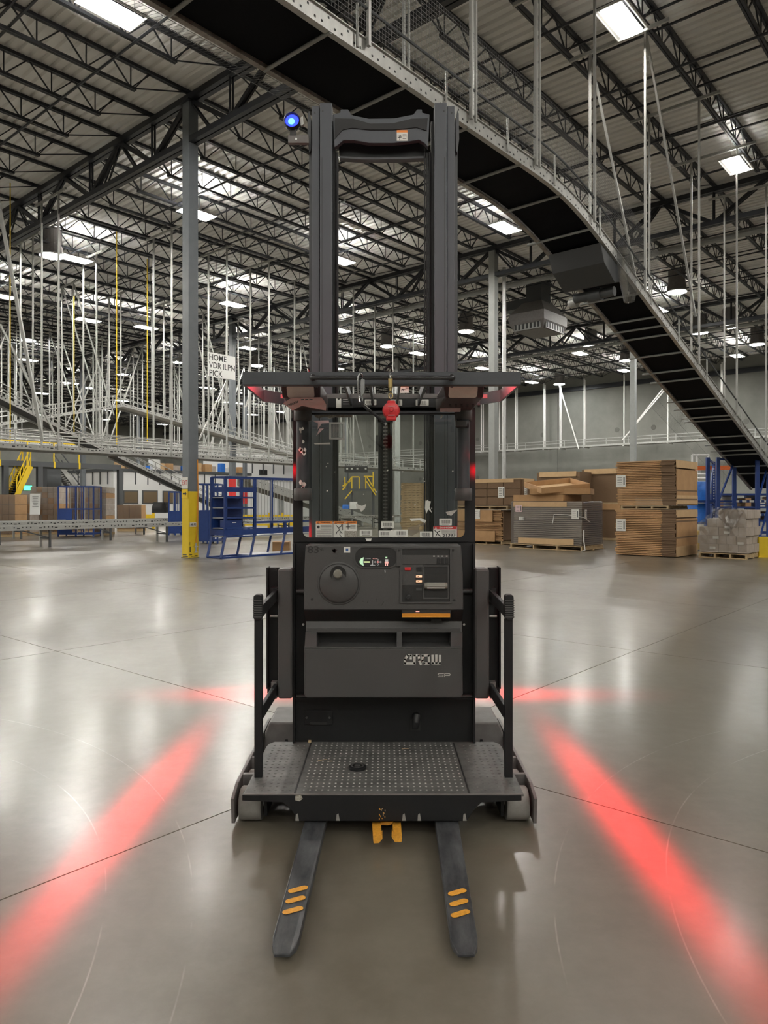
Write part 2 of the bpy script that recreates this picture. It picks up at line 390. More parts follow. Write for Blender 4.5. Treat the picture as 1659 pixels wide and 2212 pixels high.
# signs, hose and wear on the yellow-based column: its two seen faces are -a (left) and -b (right)
a, b, hw = A0, B0, .163
def face_b(u, z, out=.02): return AB(a+u, b-hw-out, z)          # right face
def face_a(u, z, out=.02): return AB(a-hw-out, b-u, z)          # left face, u runs towards the right in view
s1 = MB().ob(face_a(0, 2.17), A*.004, B*.15, Z*.165).build('exit_sign', 'sticker', c1)
text('EXIT', .20, face_a(0, 2.17, .026), -B, Z, 'sticker_red', s1, fit=.25, off=.004)
s2 = MB().ob(face_a(0, 1.86, .024), A*.004, B*.15, Z*.13).build('arrow_sign', 'safety_yellow', c1)
MB().ob(face_a(-.03, 1.86, .03), A*.002, B*.06, Z*.022).prism([(.03, -.06), (.10, 0), (.03, .06)], lambda u, v, w: face_a(u, 1.86+v, .029+w), 0, .003).build('arrow', 'ink', s2)
s3 = MB().ob(face_b(-.03, .97), A*.11, B*.004, Z*.06).build('air_sign', 'sticker', c1)
text('AIR PE', .085, face_b(-.03, .97, .027), A, Z, 'ink', s3, fit=.18, off=.003)
MB().path([face_b(.10, 2.85, .05), face_b(.12, 2.0, .05), face_b(.09, .9, .05), face_b(.05, .42, .05)], .016, 8).build('air_hose', 'orange', c1, smooth=True)
hz_ = MB().tube(face_b(.05, .44, .05), face_b(.045, .18, .05), .026, 10).build('hose_coupling', 'zinc', c1, smooth=True)
MB().tube(face_b(-.01, .33, .05), face_b(.10, .33, .05), .018, 8).tube(face_b(-.01, .17, .05), face_b(.10, .17, .05), .018, 8).build('valve', 'galv', hz_)
for q in ((-.1, .10, .09, .02), (-.02, .05, .16, .012), (.08, .06, .1, .03), (-.12, .26, .03, .16), (-.13, .42, .012, .1)):
    MB().ob(face_b(q[0], q[1], .0075), A*(q[2]/2), B*.001, Z*(q[3]/2)).build('paint_scrape', 'ink', c1)
for q in ((-.03, .10, .2, .03), (.0, .05, .26, .03)):
    MB().ob(face_a(q[0], q[1], .0075), B*(q[2]/2), A*.001, Z*(q[3]/2)).build('paint_scrape', 'mezz_grey', c1)
# ------------------------------------------------------------------ roof lamps (they light the hall)
def rect_lamp(pos, label, group=None, name='high_bay_lamp'):
    t = thing(name, pos, label, 'ceiling lamp', group); return t
lm_tray = MB()
for b_ in (-.325, -.147, 0, .147, .325): lm_tray.ob(B*b_+Z*.05, A*.66, B*(.035 if abs(b_) > .2 else .068), Z*.008)
for s in (-1, 1): lm_tray.bar(A*.66*s+B*-.36+Z*.02, A*.66*s+B*.36+Z*.02, .02, .05); lm_tray.bar(A*-.66+B*.36*s+Z*.02, A*.66+B*.36*s+Z*.02, .02, .05)
lm_tray = lm_tray.mesh('tray', 'lamp_tray'); lm_tube = MB().ob(Vector((0,0,0)), A*.6, B*.022, Z*.02).mesh('tube', 'lamp_tube'); lm_dim = MB().ob(Vector((0,0,0)), A*.6, B*.022, Z*.02).mesh('tube', 'tube_dim')
lm_wire = MB().tube(A*.55+Z*.06, A*.55+Z*.9, .006, 4).mesh('hanger_wire', 'zinc')
def lamp(pos, label, group=None, dims=()):
    t = thing('high_bay_lamp', pos, label, 'ceiling lamp', group)
    for me, l in ((lm_tray, Z*0), (lm_wire, Z*0), (lm_wire, A*-1.1)):
        o = bpy.data.objects.new(me.name.split('.')[0], me); COL.objects.link(o); o.parent = t; o.location = l if 'l' in dir() else (0,0,0)
    for k in range(4):
        o = bpy.data.objects.new('tube', lm_dim if k in dims else lm_tube); COL.objects.link(o); o.parent = t; o.location = B*(.22-.147*k)+Z*.012
    return t
sh = MB().lathe(Z*0, Z, [(.50, 0), (.50, .02), (.42, .5), (.42, 1.1)], 20).mesh('shaft', 'unit_grey'); sd = MB().lathe(Z*-.02, Z, [(.46, 0), (.47, .015)], 20).mesh('diffuser', 'daylight_disc')
sr = MB().lathe(Z*-.01, Z, [(.53, 0), (.53, .05), (.49, .06)], 20).mesh('trim_ring', 'lamp_tray')
def daylight(pos, label, group=None):
    t = thing('daylight_tube', pos, label, 'ceiling lamp', group)
    for me in (sh, sd, sr):
        o = bpy.data.objects.new(me.name.split('.')[0], me); COL.objects.link(o); o.parent = t; o.location = l if 'l' in dir() else (0,0,0)
    return t
ZL = 12.3
lamp(PZ(240, 22, ZL), 'large fluorescent lamp nearest the top left corner of the roof')
lamp(PZ(1343, 46, ZL), 'large fluorescent lamp beside the long hanging struts, upper right', dims=(0, 3))
lamp(PZ(1590, 357, ZL), 'fluorescent lamp at the right edge under the roof girder', dims=(0, 3))
lamp(PZ(1092, 492, ZL), 'glowing fluorescent lamp just left of the descending black belt')
lamp(PZ(425, 462, ZL), 'bright fluorescent lamp partly behind the tall grey column')
lamp(PZ(163, 560, ZL), 'fluorescent lamp beside the round daylight tube on the left')
daylight(PZ(112, 553, 12.4), 'round daylight tube with a wide dark shaft, left side of the roof')
daylight(PZ(1462, 631, 12.4), 'round daylight tube with a wide dark shaft right of the descending belt')
lamp(PZ(503, 658, ZL), 'fluorescent lamp right of the grey column above the white hanging sign')
lamp(PZ(735, 563, ZL), 'fluorescent lamp seen between the two mast rails')
gl = 'rectangular lamps far under the roof'; gd = 'round daylight tubes far under the roof'
for (x, y) in ((2, 640), (190, 692), (315, 708), (735, 714), (533, 752), (903, 764), (1422, 670), (1593, 769), (1253, 764), (1349, 801), (1149, 826), (1042, 796), (375, 782), (257, 808), (152, 828), (447, 838), (90, 850), (263, 866), (725, 796), (480, 868), (225, 906), (345, 905), (520, 872), (610, 890), (60, 778), (620, 845)):
    lamp(PZ(x, y, ZL), 'small distant rectangular lamp under the far roof', gl)
for (x, y) in ((1512, 719), (1577, 706), (1636, 744), (1275, 749), (1353, 779), (1208, 830), (1007, 716), (837, 748), (60, 735), (30, 886), (300, 897), (555, 790), (190, 838)):
    daylight(PZ(x, y, 12.4), 'small distant round daylight tube under the far roof', gd)
for a in (-17.5, -10.5, -3.5, 3.5):               # the rows of lamps go on over and behind the camera
    for b in (-20, -11, -2, 7, 16, 25, 34, 43, 55, 67, 79):
        if (a == 3.5 and b >= 16) or (a > -5 and -5 < b < 20): continue
        lamp(AB(a, b, ZL), 'lamp in the rows over the near floor, above the frame', 'rows of lamps above the frame')
for (a, b) in ((14, -10), (24, -12), (34, -12), (44, -10), (56, -12), (57, 0), (12, -1), (27, -2), (40, 1), (5, 30), (5, 45), (8, 60), (14, 72), (12, 88), (26, 88), (40, 90), (56, 88), (57, 70)):
    lamp(AB(a, b, ZL), 'lamp in the rows over the near floor, above the frame', 'rows of lamps above the frame')
# ------------------------------------------------------------------ the order picker truck
TR = thing('order_picker_truck', Vector((0, 4.2, 0)), 'black and grey stand-up order picker truck with lowered forks facing the viewer', 'forklift')
def XZ(pts, Y): return [(tx(x, Y), tz(y, Y)) for x, y in pts]
def slabY(pts, Y0, Y1, name, mt, par=TR, bev=0, m=None):         # an outline seen at depth Y0, extruded back to Y1
    m = m or MB(); m.prism(XZ(pts, Y0), lambda u, v, w: (u, w, v), Y0, Y1)
    return m.build(name, mt, par, bev=bev, fix=True) if name else m
def rect(x0, y0, x1, y1): return [(x0, y0), (x1, y0), (x1, y1), (x0, y1)]
def rrect(x0, y0, x1, y1, r, n=5):
    o = []
    for cx, cy, s in ((x1-r, y0+r, -90), (x1-r, y1-r, 0), (x0+r, y1-r, 90), (x0+r, y0+r, 180)):
        for k in range(n+1):
            t = math.radians(s+90*k/n); o.append((cx+r*math.cos(t), cy+r*math.sin(t)))
    return o
def strokes(lines, wpx, Y, name, mt, par, th=.0015):
    m = MB(); wd = wpx*Y/F
    for ln in lines:
        for (x0, y0), (x1, y1) in zip(ln, ln[1:]):
            p, q = T(x0, y0, Y), T(x1, y1, Y); d = (q-p)
            if d.length < 1e-6: continue
            e = d.normalized()*(wd*.35); m.bar(p-e, q+e, th, wd, up=d.cross(Vector((0,1,0))))
    return m.build(name, mt, par)
YF, YU, YC = 3.46, 4.22, 4.02                    # platform front, upright plane, console face
ZP = .22
# platform
def px_plat(x, y): g = H-ZP; Y = g*F/(y-HY); return (tx(x, Y), Y)
pl = [(-.668, YF), (.664, YF), (.668, 4.14), (.66, 4.19), (.635, 4.225), (-.635, 4.225), (-.66, 4.19), (-.668, 4.14)]
plat = MB().prism(pl, lambda u, v, w: (u, v, w), ZP-.012, ZP).build('platform_deck', 'mat_rubber', TR, bev=.006, fix=True)
for x0 in (-.425, .405): MB().prism([(x0-.004, YF+.004), (x0+.004, YF+.004), (x0*.985+.004, 4.2), (x0*.985-.004, 4.2)], lambda u, v, w: (u, v, w), ZP, ZP+.0012).build('mat_seam', 'ink', plat)
MB().box(-.66, .66, YF, YF+.006, ZP-.004, ZP+.0015).build('deck_edge', 'unit_grey', plat)
m = MB()
for i in range(27):                               # raised anti-slip studs
    for j in range(17):
        x = -.385+.0295*i; y = YF+.05+.043*j+(.0 if i % 2 else .0)
        if (x+.145)**2+((y-3.80))**2 > .004: m.lathe((x, y, ZP), Z, [(.0055, 0), (.004, .0018)], 6)
tag(m.build('anti_slip_studs', 'dot_grey', plat), None, None, None, 'stuff')
m = MB()
for s in (-1, 1):
    for i in range(6):
        for j in range(17):
            x = s*(.452+.034*i); y = YF+.05+.043*j
            if y < 4.17: m.lathe((x, y, ZP), Z, [(.007, 0), (.005, .002)], 6)
tag(m.build('side_studs', 'mat_rubber', plat), None, None, None, 'stuff')
pd = MB().lathe((-.138, 3.795, ZP), Z, [(.046, 0), (.046, .012), (.04, .016), (.004, .016)], 24).build('foot_pedal', 'rubber', TR, smooth=True)
MB().lathe((-.138, 3.795, ZP+.016), Z, [(.034, 0), (.034, .002), (.026, .002), (.026, 0)], 24).lathe((-.138, 3.795, ZP+.016), Z, [(.016, 0), (.016, .002), (.004, .002)], 16).build('pedal_rings', 'console', pd)
for q in ((-.33, 3.92, .05, .008, .3), (.12, 4.1, .04, .006, .2), (-.29, 3.9, .03, .006, .1)):
    c = Vector((q[0], q[1], ZP+.0008)); MB().ob(c, Vector((q[2]*math.cos(q[4]), q[2]*math.sin(q[4]), 0))*.5, Vector((-q[3]*math.sin(q[4]), q[3]*math.cos(q[4]), 0))*.5, Z*.0006).build('deck_scratch', 'wood', plat)
# front skirt: a shallow lip that drops into a deep centre apron
sk = [(523, 1717), (1127, 1717), (1127, 1730), (1040, 1734), (1024, 1750), (1008, 1774), (645, 1774), (629, 1750), (612, 1734), (523, 1730)]
skirt = slabY(sk, YF, YF+.05, 'front_skirt', 'truck_black', bev=.003)
MB().box(-.64, .64, YF+.05, 4.2, ZP-.05, ZP-.012).build('platform_frame', 'truck_black', TR)
def blot(pts, mt): slabY(pts, YF-.0008, YF, 'paint_wear', mt, skirt)
blot([(638, 1719), (650, 1717), (654, 1725), (647, 1731), (638, 1729)], 'sticker_dirty')
for x in (642, 730, 873, 906, 1004): blot([(x-4, 1773), (x-3, 1760), (x+1, 1757), (x+4, 1773)], 'wheel_grey')
for k in range(16): x, y = 818+R.random()*16, 1744+R.random()*28; blot([(x, y), (x+1.6, y), (x+1.4, y+2+R.random()*3), (x-.3, y+2)], 'fork_yellow' if k % 3 else 'wood')
# forks, slightly drooping to the tip
for sgn, (xb, xt) in ((-1, ((658.3, 704.5), (589, 647))), (1, ((940, 990), (973, 1031.5)))):
    Yb, zb_ = 3.49, .082; Yt, zt_ = 2.615, .046
    bl, br = tx(xb[0], Yb), tx(xb[1], Yb); tl, tr_ = tx(xt[0], Yt), tx(xt[1], Yt)
    k = (4.1-Yb)/(Yb-Yt); rl, rr = bl+(bl-tl)*k, br+(br-tr_)*k; rz = zb_+(zb_-zt_)*k
    tipY = Yt-.09; tipz = zt_-.006
    mw = (tr_-tl)
    top = [(rl, 4.1, rz), (rr, 4.1, rz), (br, Yb, zb_), (tr_, Yt, zt_), (tr_-.006, Yt-.045, zt_-.003), (tr_-mw*.24, tipY, tipz), (tl+mw*.2, tipY, tipz), (tl+.006, Yt-.045, zt_-.003), (tl, Yt, zt_), (bl, Yb, zb_)]
    th = [.045, .045, .04, .03, .024, .012, .012, .024, .03, .04]
    m = MB(); n = len(top); m.v += [Vector(v) for v in top]+[Vector((v[0], v[1], v[2]-t_)) for v, t_ in zip(top, th)]
    m.f += [tuple(range(n)), tuple(reversed(range(n, 2*n)))]+[(i, n+i, n+(i+1) % n, (i+1) % n) for i in range(n)]
    fk = m.build('fork', 'fork_steel', TR, bev=.003, fix=True)
    for i in range(3):                            # slanted yellow bars near the tip
        yy = (2.915, 2.845, 2.775)[i]-(.02 if sgn > 0 else 0)
        f_ = (yy-Yt)/(Yb-Yt); cxx = (tl+tr_)/2*(1-f_)+(bl+br)/2*f_; zz = zt_*(1-f_)+zb_*f_+.0012
        e = Vector((.026, .014, 0)); m = MB(); pts = []
        nrm = Vector((-e.y, e.x, 0)).normalized()*.015
        for s2 in (1, -1):
            for q in range(7):
                t_ = math.radians(-90+180*q/6)
                pts.append(Vector((cxx, yy, zz))+e*s2*.9+(e.normalized()*math.cos(t_)*.015+nrm*math.sin(t_))*s2)
        m.v = pts+[p_-Z*.001 for p_ in pts]; m.f = [tuple(range(14))]+[(i2, 14+i2, 14+(i2+1) % 14, (i2+1) % 14) for i2 in range(14)]
        ys = m.build('yellow_bar', 'fork_yellow', fk, fix=True)
        for q in range(3):
            xx = cxx-.02+.02*q+R.uniform(-.006, .006); MB().box(xx, xx+.009, yy-.002+(xx-cxx)*.5, yy+.001+(xx-cxx)*.5, zz, zz+.0006)
# load wheels, leg plates
for s in (-1, 1):
    lg = MB().prism([(3.60, .02), (3.58, .15), (3.7, .185), (4.75, .20), (4.75, .04)], lambda u, v, w: (w, u, v), s*.735, s*.752).build('leg_plate', 'unit_grey', TR, bev=.003, fix=True)
    MB().prism([(3.66, .03), (3.66, .13), (4.75, .17), (4.75, .04)], lambda u, v, w: (w, u, v), s*.585, s*.60).build('leg_plate', 'truck_black', TR, fix=True)
    for Yw in (3.70, 3.93):
        wh = MB().lathe((s*.612, Yw, .082), (s, 0, 0), [(.03, 0), (.078, 0), (.082, .006), (.082, .104), (.076, .112), (.03, .112)], 32).build('load_wheel', 'wheel_grey', TR, smooth=True)
        MB().tube((s*.59, Yw, .082), (s*.745, Yw, .082), .016, 10).build('axle', 'zinc', wh)
    for Yb in (3.78, 4.03): MB().box(min(s*.60, s*.735), max(s*.60, s*.735), Yb+.03, Yb+.055, .10, .185).build('leg_bridge', 'unit_grey', TR)
    pb = [(4.42, .05), (4.42, .245), (4.46, .262), (4.78, .262), (4.78, .05)]
    MB().prism([(.50, .05), (.50, .262), (.70, .262), (.725, .2), (.74, .05)], lambda u, v, w: (s*u, w, v), 4.45, 4.80).build('leg_cover', 'unit_grey', TR, bev=.01, fix=True)
# back frame with the window opening
wi = rrect(651, 893, 1007, 1164, 15, 6); wo = rect(633, 876, 1027, 1609)
m = MB()
def frame_ring(outer, inner, Y0, Y1, m):
    n = len(inner); ang = lambda p, c: math.atan2(p[1]-c[1], p[0]-c[0])
    c = (829, 1028); out = []
    x0, y0, x1, y1 = outer
    for (x, y) in inner:                          # push each inner point out to the outer rectangle
        dx, dy = x-c[0], y-c[1]; k = min((x1-c[0])/dx if dx > 1e-6 else ((x0-c[0])/dx if dx < -1e-6 else 1e9), (y1-c[1])/dy if dy > 1e-6 else ((y0-c[1])/dy if dy < -1e-6 else 1e9))
        out.append((c[0]+dx*k, c[1]+dy*k))
    A_, B_ = XZ(inner, Y0), XZ(out, Y0); b0 = len(m.v)
    for Yv in (Y0, Y1):
        m.v += [Vector((u, Yv, v)) for u, v in A_]+[Vector((u, Yv, v)) for u, v in B_]
    for i in range(n):
        j = (i+1) % n
        m.f += [(b0+i, b0+j, b0+n+j, b0+n+i), (b0+2*n+i, b0+3*n+i, b0+3*n+j, b0+2*n+j), (b0+i, b0+2*n+i, b0+2*n+j, b0+j), (b0+n+i, b0+n+j, b0+3*n+j, b0+3*n+i)]
    return m
frame_ring((633, 880, 1027, 1172), wi, YU, YU+.05, m).build('window_frame', 'truck_black', TR, fix=True)
m = MB(); gi = rrect(654, 896, 1004, 1161, 13, 6); frame_ring((645, 887, 1013, 1170), gi, YU-.006, YU, m).build('window_seal', 'rubber', TR, fix=True)
glass = MB().prism(XZ(rrect(650, 892, 1008, 1165, 14, 6), YU+.02), lambda u, v, w: (u, w, v), YU+.02, YU+.021).build('window_pane', 'window_glass', TR, fix=True)
slabY(rect(633, 1170, 1027, 1609), YU, YU+.04, 'back_panel', 'truck_black', bev=.003)
for x0, x1 in ((632, 637), (1022, 1027)): slabY(rect(x0, 1175, x1, 1609), YU-.03, YU, 'upright_edge', 'truck_black')
slabY(rect(638, 1508, 1021, 1512), YU-.05, YU, 'panel_ledge', 'truck_black')
# inside posts either side of the window
for s, x in ((-1, 654), (1, 1001)):
    Y = YU-.07; hs = MB().tube(T(x, 905, Y), T(x, 1075, Y), .036, 20).build('window_post', 'guard_grey', TR, smooth=True)
    for y in (896, 1068):
        MB().lathe(T(x, y, Y), Z, [(.046, -.035), (.05, -.03), (.05, .03), (.046, .035)], 20).tube(T(x, y, Y), T(x-s*-13, y, Y), .032, 14).build('post_clamp', 'console', hs, smooth=True)
lk = MB().tube(T(986, 915, YU-.1), T(1012, 915, YU-.1), .026, 16).build('lamp_swivel', 'guard_grey', TR, smooth=True)
MB().box(tx(984, YU-.13), tx(1008, YU-.13), YU-.14, YU-.1, tz(922, YU-.13), tz(909, YU-.13)).build('swivel_bracket', 'console', lk, bev=.004)
# flakes of worn label on the left post
for k in range(14):
    x, y = 648+R.random()*10, (925+R.random()*55) if k < 9 else (1040+R.random()*15); r_ = 1.2+R.random()*3
    pts = [(x+r_*(.6+.6*R.random())*math.cos(t), y+r_*1.5*(.6+.6*R.random())*math.sin(t)) for t in [i*1.05 for i in range(6)]]
    slabY(pts, YU-.109, YU-.107, 'label_flake', 'sticker', TR)
# ---- console
CON = slabY([(660, 1178), (996, 1178), (1000, 1240), (1001, 1318), (656, 1318), (657, 1240)], YC, YU, 'console', 'console', bev=.006)
# recess of the display and the control bay: framed with raised rims so the floor of each sits deeper
def ring(outer, inner, Y0, Y1, name, mt, par):
    n = len(outer); m = MB(); b0 = 0
    for Yv in (Y0, Y1):
        m.v += [Vector((u, Yv, v)) for u, v in XZ(inner, Y0)]+[Vector((u, Yv, v)) for u, v in XZ(outer, Y0)]
    for i in range(n):
        j = (i+1) % n; m.f += [(i, j, n+j, n+i), (i, 2*n+i, 2*n+j, j), (n+i, n+j, 3*n+j, 3*n+i)]
    return m.build(name, mt, par, fix=True)
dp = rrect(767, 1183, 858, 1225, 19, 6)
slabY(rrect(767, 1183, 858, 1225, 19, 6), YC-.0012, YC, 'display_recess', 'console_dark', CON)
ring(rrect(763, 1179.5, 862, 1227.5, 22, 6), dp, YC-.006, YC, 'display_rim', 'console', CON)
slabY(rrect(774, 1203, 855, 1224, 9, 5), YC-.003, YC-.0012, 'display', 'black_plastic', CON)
Yd = YC-.0036
DS = CON
slabY([(776, 1214), (779, 1207), (785, 1204), (785, 1222), (779, 1219)], Yd, Yd+.0005, 'display_mark', 'green_led', DS)
slabY(rect(786, 1212.5, 799, 1215.5), Yd, Yd+.0005, 'display_mark', 'yellow_led', DS)
strokes([[(786, 1203.5), (784.5, 1210), (784.5, 1217), (786, 1223)]], .8, Yd, 'display_mark', 'white_led', DS)
text('SYSTEM', .007, T(795, 1206.6, Yd), (1,0,0), Z, 'white_led', DS, fit=.028); text('ACCESS', .007, T(810, 1206.6, Yd), (1,0,0), Z, 'red_dot', DS, fit=.026)
strokes([[(805, 1211), (805, 1220), (800, 1221), (810, 1221)]], 1.2, Yd, 'display_mark', 'white_led', DS)
for (x, y) in ((816, 1209.5), (816, 1219), (810.5, 1214), (822, 1214), (816, 1214)):
    strokes([[(x+1.8*math.cos(t*.7854), y+1.8*math.sin(t*.7854)) for t in range(9)]], .6, Yd, 'display_button', 'red_dot' if (x, y) == (816, 1214) else 'white_led', DS)
slabY(rect(831.5, 1208, 838.5, 1214), Yd, Yd+.0005, 'display_mark', 'white_led', DS); slabY(rect(831, 1213, 839, 1217), Yd, Yd+.0005, 'display_mark', 'red_dot', DS)
slabY(rect(832, 1217, 834, 1222), Yd, Yd+.0005, 'display_mark', 'red_dot', DS); slabY(rect(836, 1217, 838, 1222), Yd, Yd+.0005, 'display_mark', 'red_dot', DS)
slabY(rect(832.5, 1203, 836.5, 1206), Yd, Yd+.0005, 'display_mark', 'green_led', DS)
slabY(rect(856, 1186, 866, 1224), YC-.01, YC, 'divider', 'console', CON, bev=.003)
# steering tiller
def disc(cx, cy, prof, name, mt, par, Y=YC, n=40):
    return MB().lathe(T(cx, cy, Y), (0,-1,0), [(r*Y/F, h) for r, h in prof], n).build(name, mt, par, smooth=True)
disc(732, 1260, [(47, 0), (46, .004), (43.5, .006)], 'steering_ring', 'console', CON)
disc(732, 1260, [(43.5, .0), (43.3, .0066), (41, .0068)], 'steering_gap', 'ink', CON)
st_ = disc(732, 1260, [(41.3, .0), (41, .012), (38, .018), (20, .024), (2, .026)], 'steering_wheel', 'console', TR)
disc(731, 1240, [(18, .019), (17, .0245), (15, .0235), (2, .022)], 'knob_dimple', 'console_dark', st_)
disc(731, 1237.5, [(8.5, .02), (8.6, .04), (9.6, .05), (9.4, .062), (7, .068), (1, .069)], 'spinner_knob', 'knob', st_, n=24)
# control bay on the right
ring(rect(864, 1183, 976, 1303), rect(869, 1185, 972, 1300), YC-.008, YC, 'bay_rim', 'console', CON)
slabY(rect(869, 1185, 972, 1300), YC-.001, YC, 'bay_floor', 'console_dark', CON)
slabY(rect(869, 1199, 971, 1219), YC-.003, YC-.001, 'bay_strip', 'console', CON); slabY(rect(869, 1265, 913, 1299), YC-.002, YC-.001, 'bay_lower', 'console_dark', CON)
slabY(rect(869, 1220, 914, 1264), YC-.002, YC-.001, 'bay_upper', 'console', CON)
for x in (944, 953, 962): slabY(rect(x, 1206, x+6.5, 1217.5), YC-.009, YC-.003, 'rocker_switch', 'black_plastic', CON, bev=.001)
for x in (937.5, 946.5, 955.5, 965): slabY(rect(x-1.8, 1200.3, x+1.8, 1202.6), YC-.0036, YC-.003, 'switch_symbol', 'logo_grey', CON)
slabY(rect(874.5, 1225.5, 888, 1232), YC-.010, YC-.002, 'stop_button', 'red_plastic', CON, bev=.001)
slabY(rect(900, 1225, 911, 1234), YC-.008, YC-.002, 'rocker_switch', 'black_plastic', CON, bev=.001)
for y in (1243, 1253.3): 
    slabY(rect(898, y-1.5, 912.5, y+7.5), YC-.006, YC-.002, 'indicator_bezel', 'ink', CON); slabY(rect(898.7, y, 911.5, y+4.6), YC-.0075, YC-.006, 'indicator', 'amber_led', CON)
    slabY(rect(902, y+1.5, 905.5, y+3), YC-.008, YC-.0075, 'indicator_mark', 'ink', CON)
slabY(rect(898, 1270, 912.5, 1278.5), YC-.006, YC-.002, 'indicator_bezel', 'ink', CON); slabY(rect(899, 1271.5, 911.5, 1275.5), YC-.0075, YC-.006, 'indicator', 'console', CON)
disc(883, 1290, [(6.4, .001), (6, .012), (4, .014)], 'key_switch', 'black_plastic', CON, n=16); slabY([(878.5, 1293), (886, 1286), (888, 1288), (881, 1295)], YC-.022, YC-.014, 'key_knob', 'black_plastic', CON)
ring(rect(914, 1221, 970, 1294), rect(917, 1224, 967, 1291), YC-.006, YC-.001, 'handle_rim', 'console', CON)
slabY(rect(917, 1224, 967, 1291), YC-.0018, YC-.001, 'handle_well', 'ink', CON); slabY(rect(917, 1241, 967, 1258), YC-.0035, YC-.0018, 'well_step', 'console_dark', CON); slabY(rect(919, 1276, 965, 1289), YC-.0035, YC-.0018, 'well_step', 'console_dark', CON)
tg = MB().tube(T(917, 1265, YC-.02), T(966, 1265, YC-.02), .0165, 16).build('throttle_handle', 'knob', CON, smooth=True)
for t in range(5): 
    an = math.radians(-70+35*t); MB().box(tx(922, YC), tx(961, YC), YC-.02-.0172*math.cos(an)-.001, YC-.02-.0165*math.cos(an), tz(1265, YC-.02)+.0165*math.sin(an)-.0015, tz(1265, YC-.02)+.0165*math.sin(an)+.0015).build('grip_rib', 'logo_grey', tg)
for (x, y) in ((861.5, 1188.5), (978.5, 1188.5), (981.5, 1296), (674, 1294.5)): disc(x, y, [(2.8, .0), (2.6, .012 if x < 870 and y < 1200 else .003), (.6, .004 if y > 1200 or x > 900 else .0125)], 'screw', 'console_dark', CON, n=12)
# writing on the console
text('83', .055, T(677, 1188, YC-.0006), (1,0,0), Z, 'ink', CON, name='handwriting', fit=.062, off=.0008)
strokes([[(690, 1184), (692, 1188), (694, 1184), (695, 1190), (697, 1184), (699, 1190)]], .8, YC-.0006, 'handwriting', 'ink', CON)
strokes([[(722+6*math.cos(2.4*k)*((k % 7)/7+.2), 1189+6*math.sin(2.4*k)*((k % 5)/5+.2)) for k in range(26)]], 1.2, YC-.0006, 'scribble', 'housing_brown', CON)
sq = slabY(rect(742.5, 1181.5, 756.5, 1194), YC-.0012, YC, 'white_tag', 'sticker', CON); slabY(rect(747, 1184.5, 752.5, 1190.5), YC-.0018, YC-.0012, 'tag_print', 'blue_mark', CON)
strokes([[(783, 1299), (785, 1299.5)], [(793, 1302), (795, 1297)], [(812, 1300), (813, 1294), (814.5, 1293)], [(818, 1305), (819.5, 1304.5)], [(823, 1309), (829, 1300)]], .8, YC-.0006, 'scuff', 'ink', CON)
strokes([[(831.5, 1232), (831.8, 1236)]], 1.5, YC-.0006, 'scuff', 'white_plastic', CON)
# under-slope, shelf with the orange clip bar, bins
m = MB(); a_ = XZ(rect(656, 1318, 1001, 1318), YC); 
def loft(r0, Y0, r1, Y1, name, mt, par):          # between a row of pixels at Y0 and another at Y1
    m = MB(); p = [T(r0[0], r0[2], Y0), T(r0[1], r0[2], Y0), T(r1[1], r1[2], Y1), T(r1[0], r1[2], Y1)]
    m.v = p+[q+Vector((0, .12, 0)) for q in p]; m.f = [(0,1,2,3), (7,6,5,4), (0,4,5,1), (1,5,6,2), (2,6,7,3), (3,7,4,0)]
    return m.build(name, mt, par, fix=True)
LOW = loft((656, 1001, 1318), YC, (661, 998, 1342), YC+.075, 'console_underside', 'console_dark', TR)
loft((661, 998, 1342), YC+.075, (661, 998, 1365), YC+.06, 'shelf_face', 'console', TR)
slabY(rect(868, 1318, 974, 1336), YC-.002, YC+.06, 'clip_slot', 'ink', TR); slabY(rect(868.5, 1325.5, 972.5, 1333), YC-.02, YC+.0, 'clip_bar', 'orange', TR, bev=.001)
slabY(rect(869, 1332, 972, 1333.5), YC-.021, YC-.02, 'clip_edge', 'fork_yellow', TR); slabY(rect(898, 1319.5, 906, 1322), YC-.004, YC-.002, 'slot_lamp', 'red_dot', TR)
slabY(rect(932, 1337, 954, 1343), YC+.04, YC+.06, 'latch', 'console_dark', TR)
BIN = slabY([(657, 1399), (999, 1399), (1000, 1500), (997, 1508), (660, 1508), (657, 1500)], YC-.02, YU-.02, 'bin_front', 'console', TR, bev=.008)
MB().box(tx(657, YC-.024), tx(999, YC-.024), YC-.024, YC+.01, tz(1400.5, YC-.02), tz(1397, YC-.02)).build('bin_lip', 'console', BIN, bev=.002)
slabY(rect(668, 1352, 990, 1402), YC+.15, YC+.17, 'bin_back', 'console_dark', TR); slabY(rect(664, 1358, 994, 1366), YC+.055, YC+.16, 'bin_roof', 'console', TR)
for x0, x1 in ((658, 684), (857, 868), (974, 999)):
    m = MB(); p = [T(x0+2 if x0 < 700 else x0, 1365, YC+.05), T(x1, 1366, YC+.05), T(x1, 1398, YC-.018), T(x0, 1398, YC-.018)]
    m.v = p+[Vector((q.x, YC+.16, q.z)) for q in p]; m.f = [(0,1,2,3), (7,6,5,4), (0,4,5,1), (1,5,6,2), (2,6,7,3), (3,7,4,0)]; m.build('bin_divider', 'console', BIN, fix=True)
YB = YC-.0205
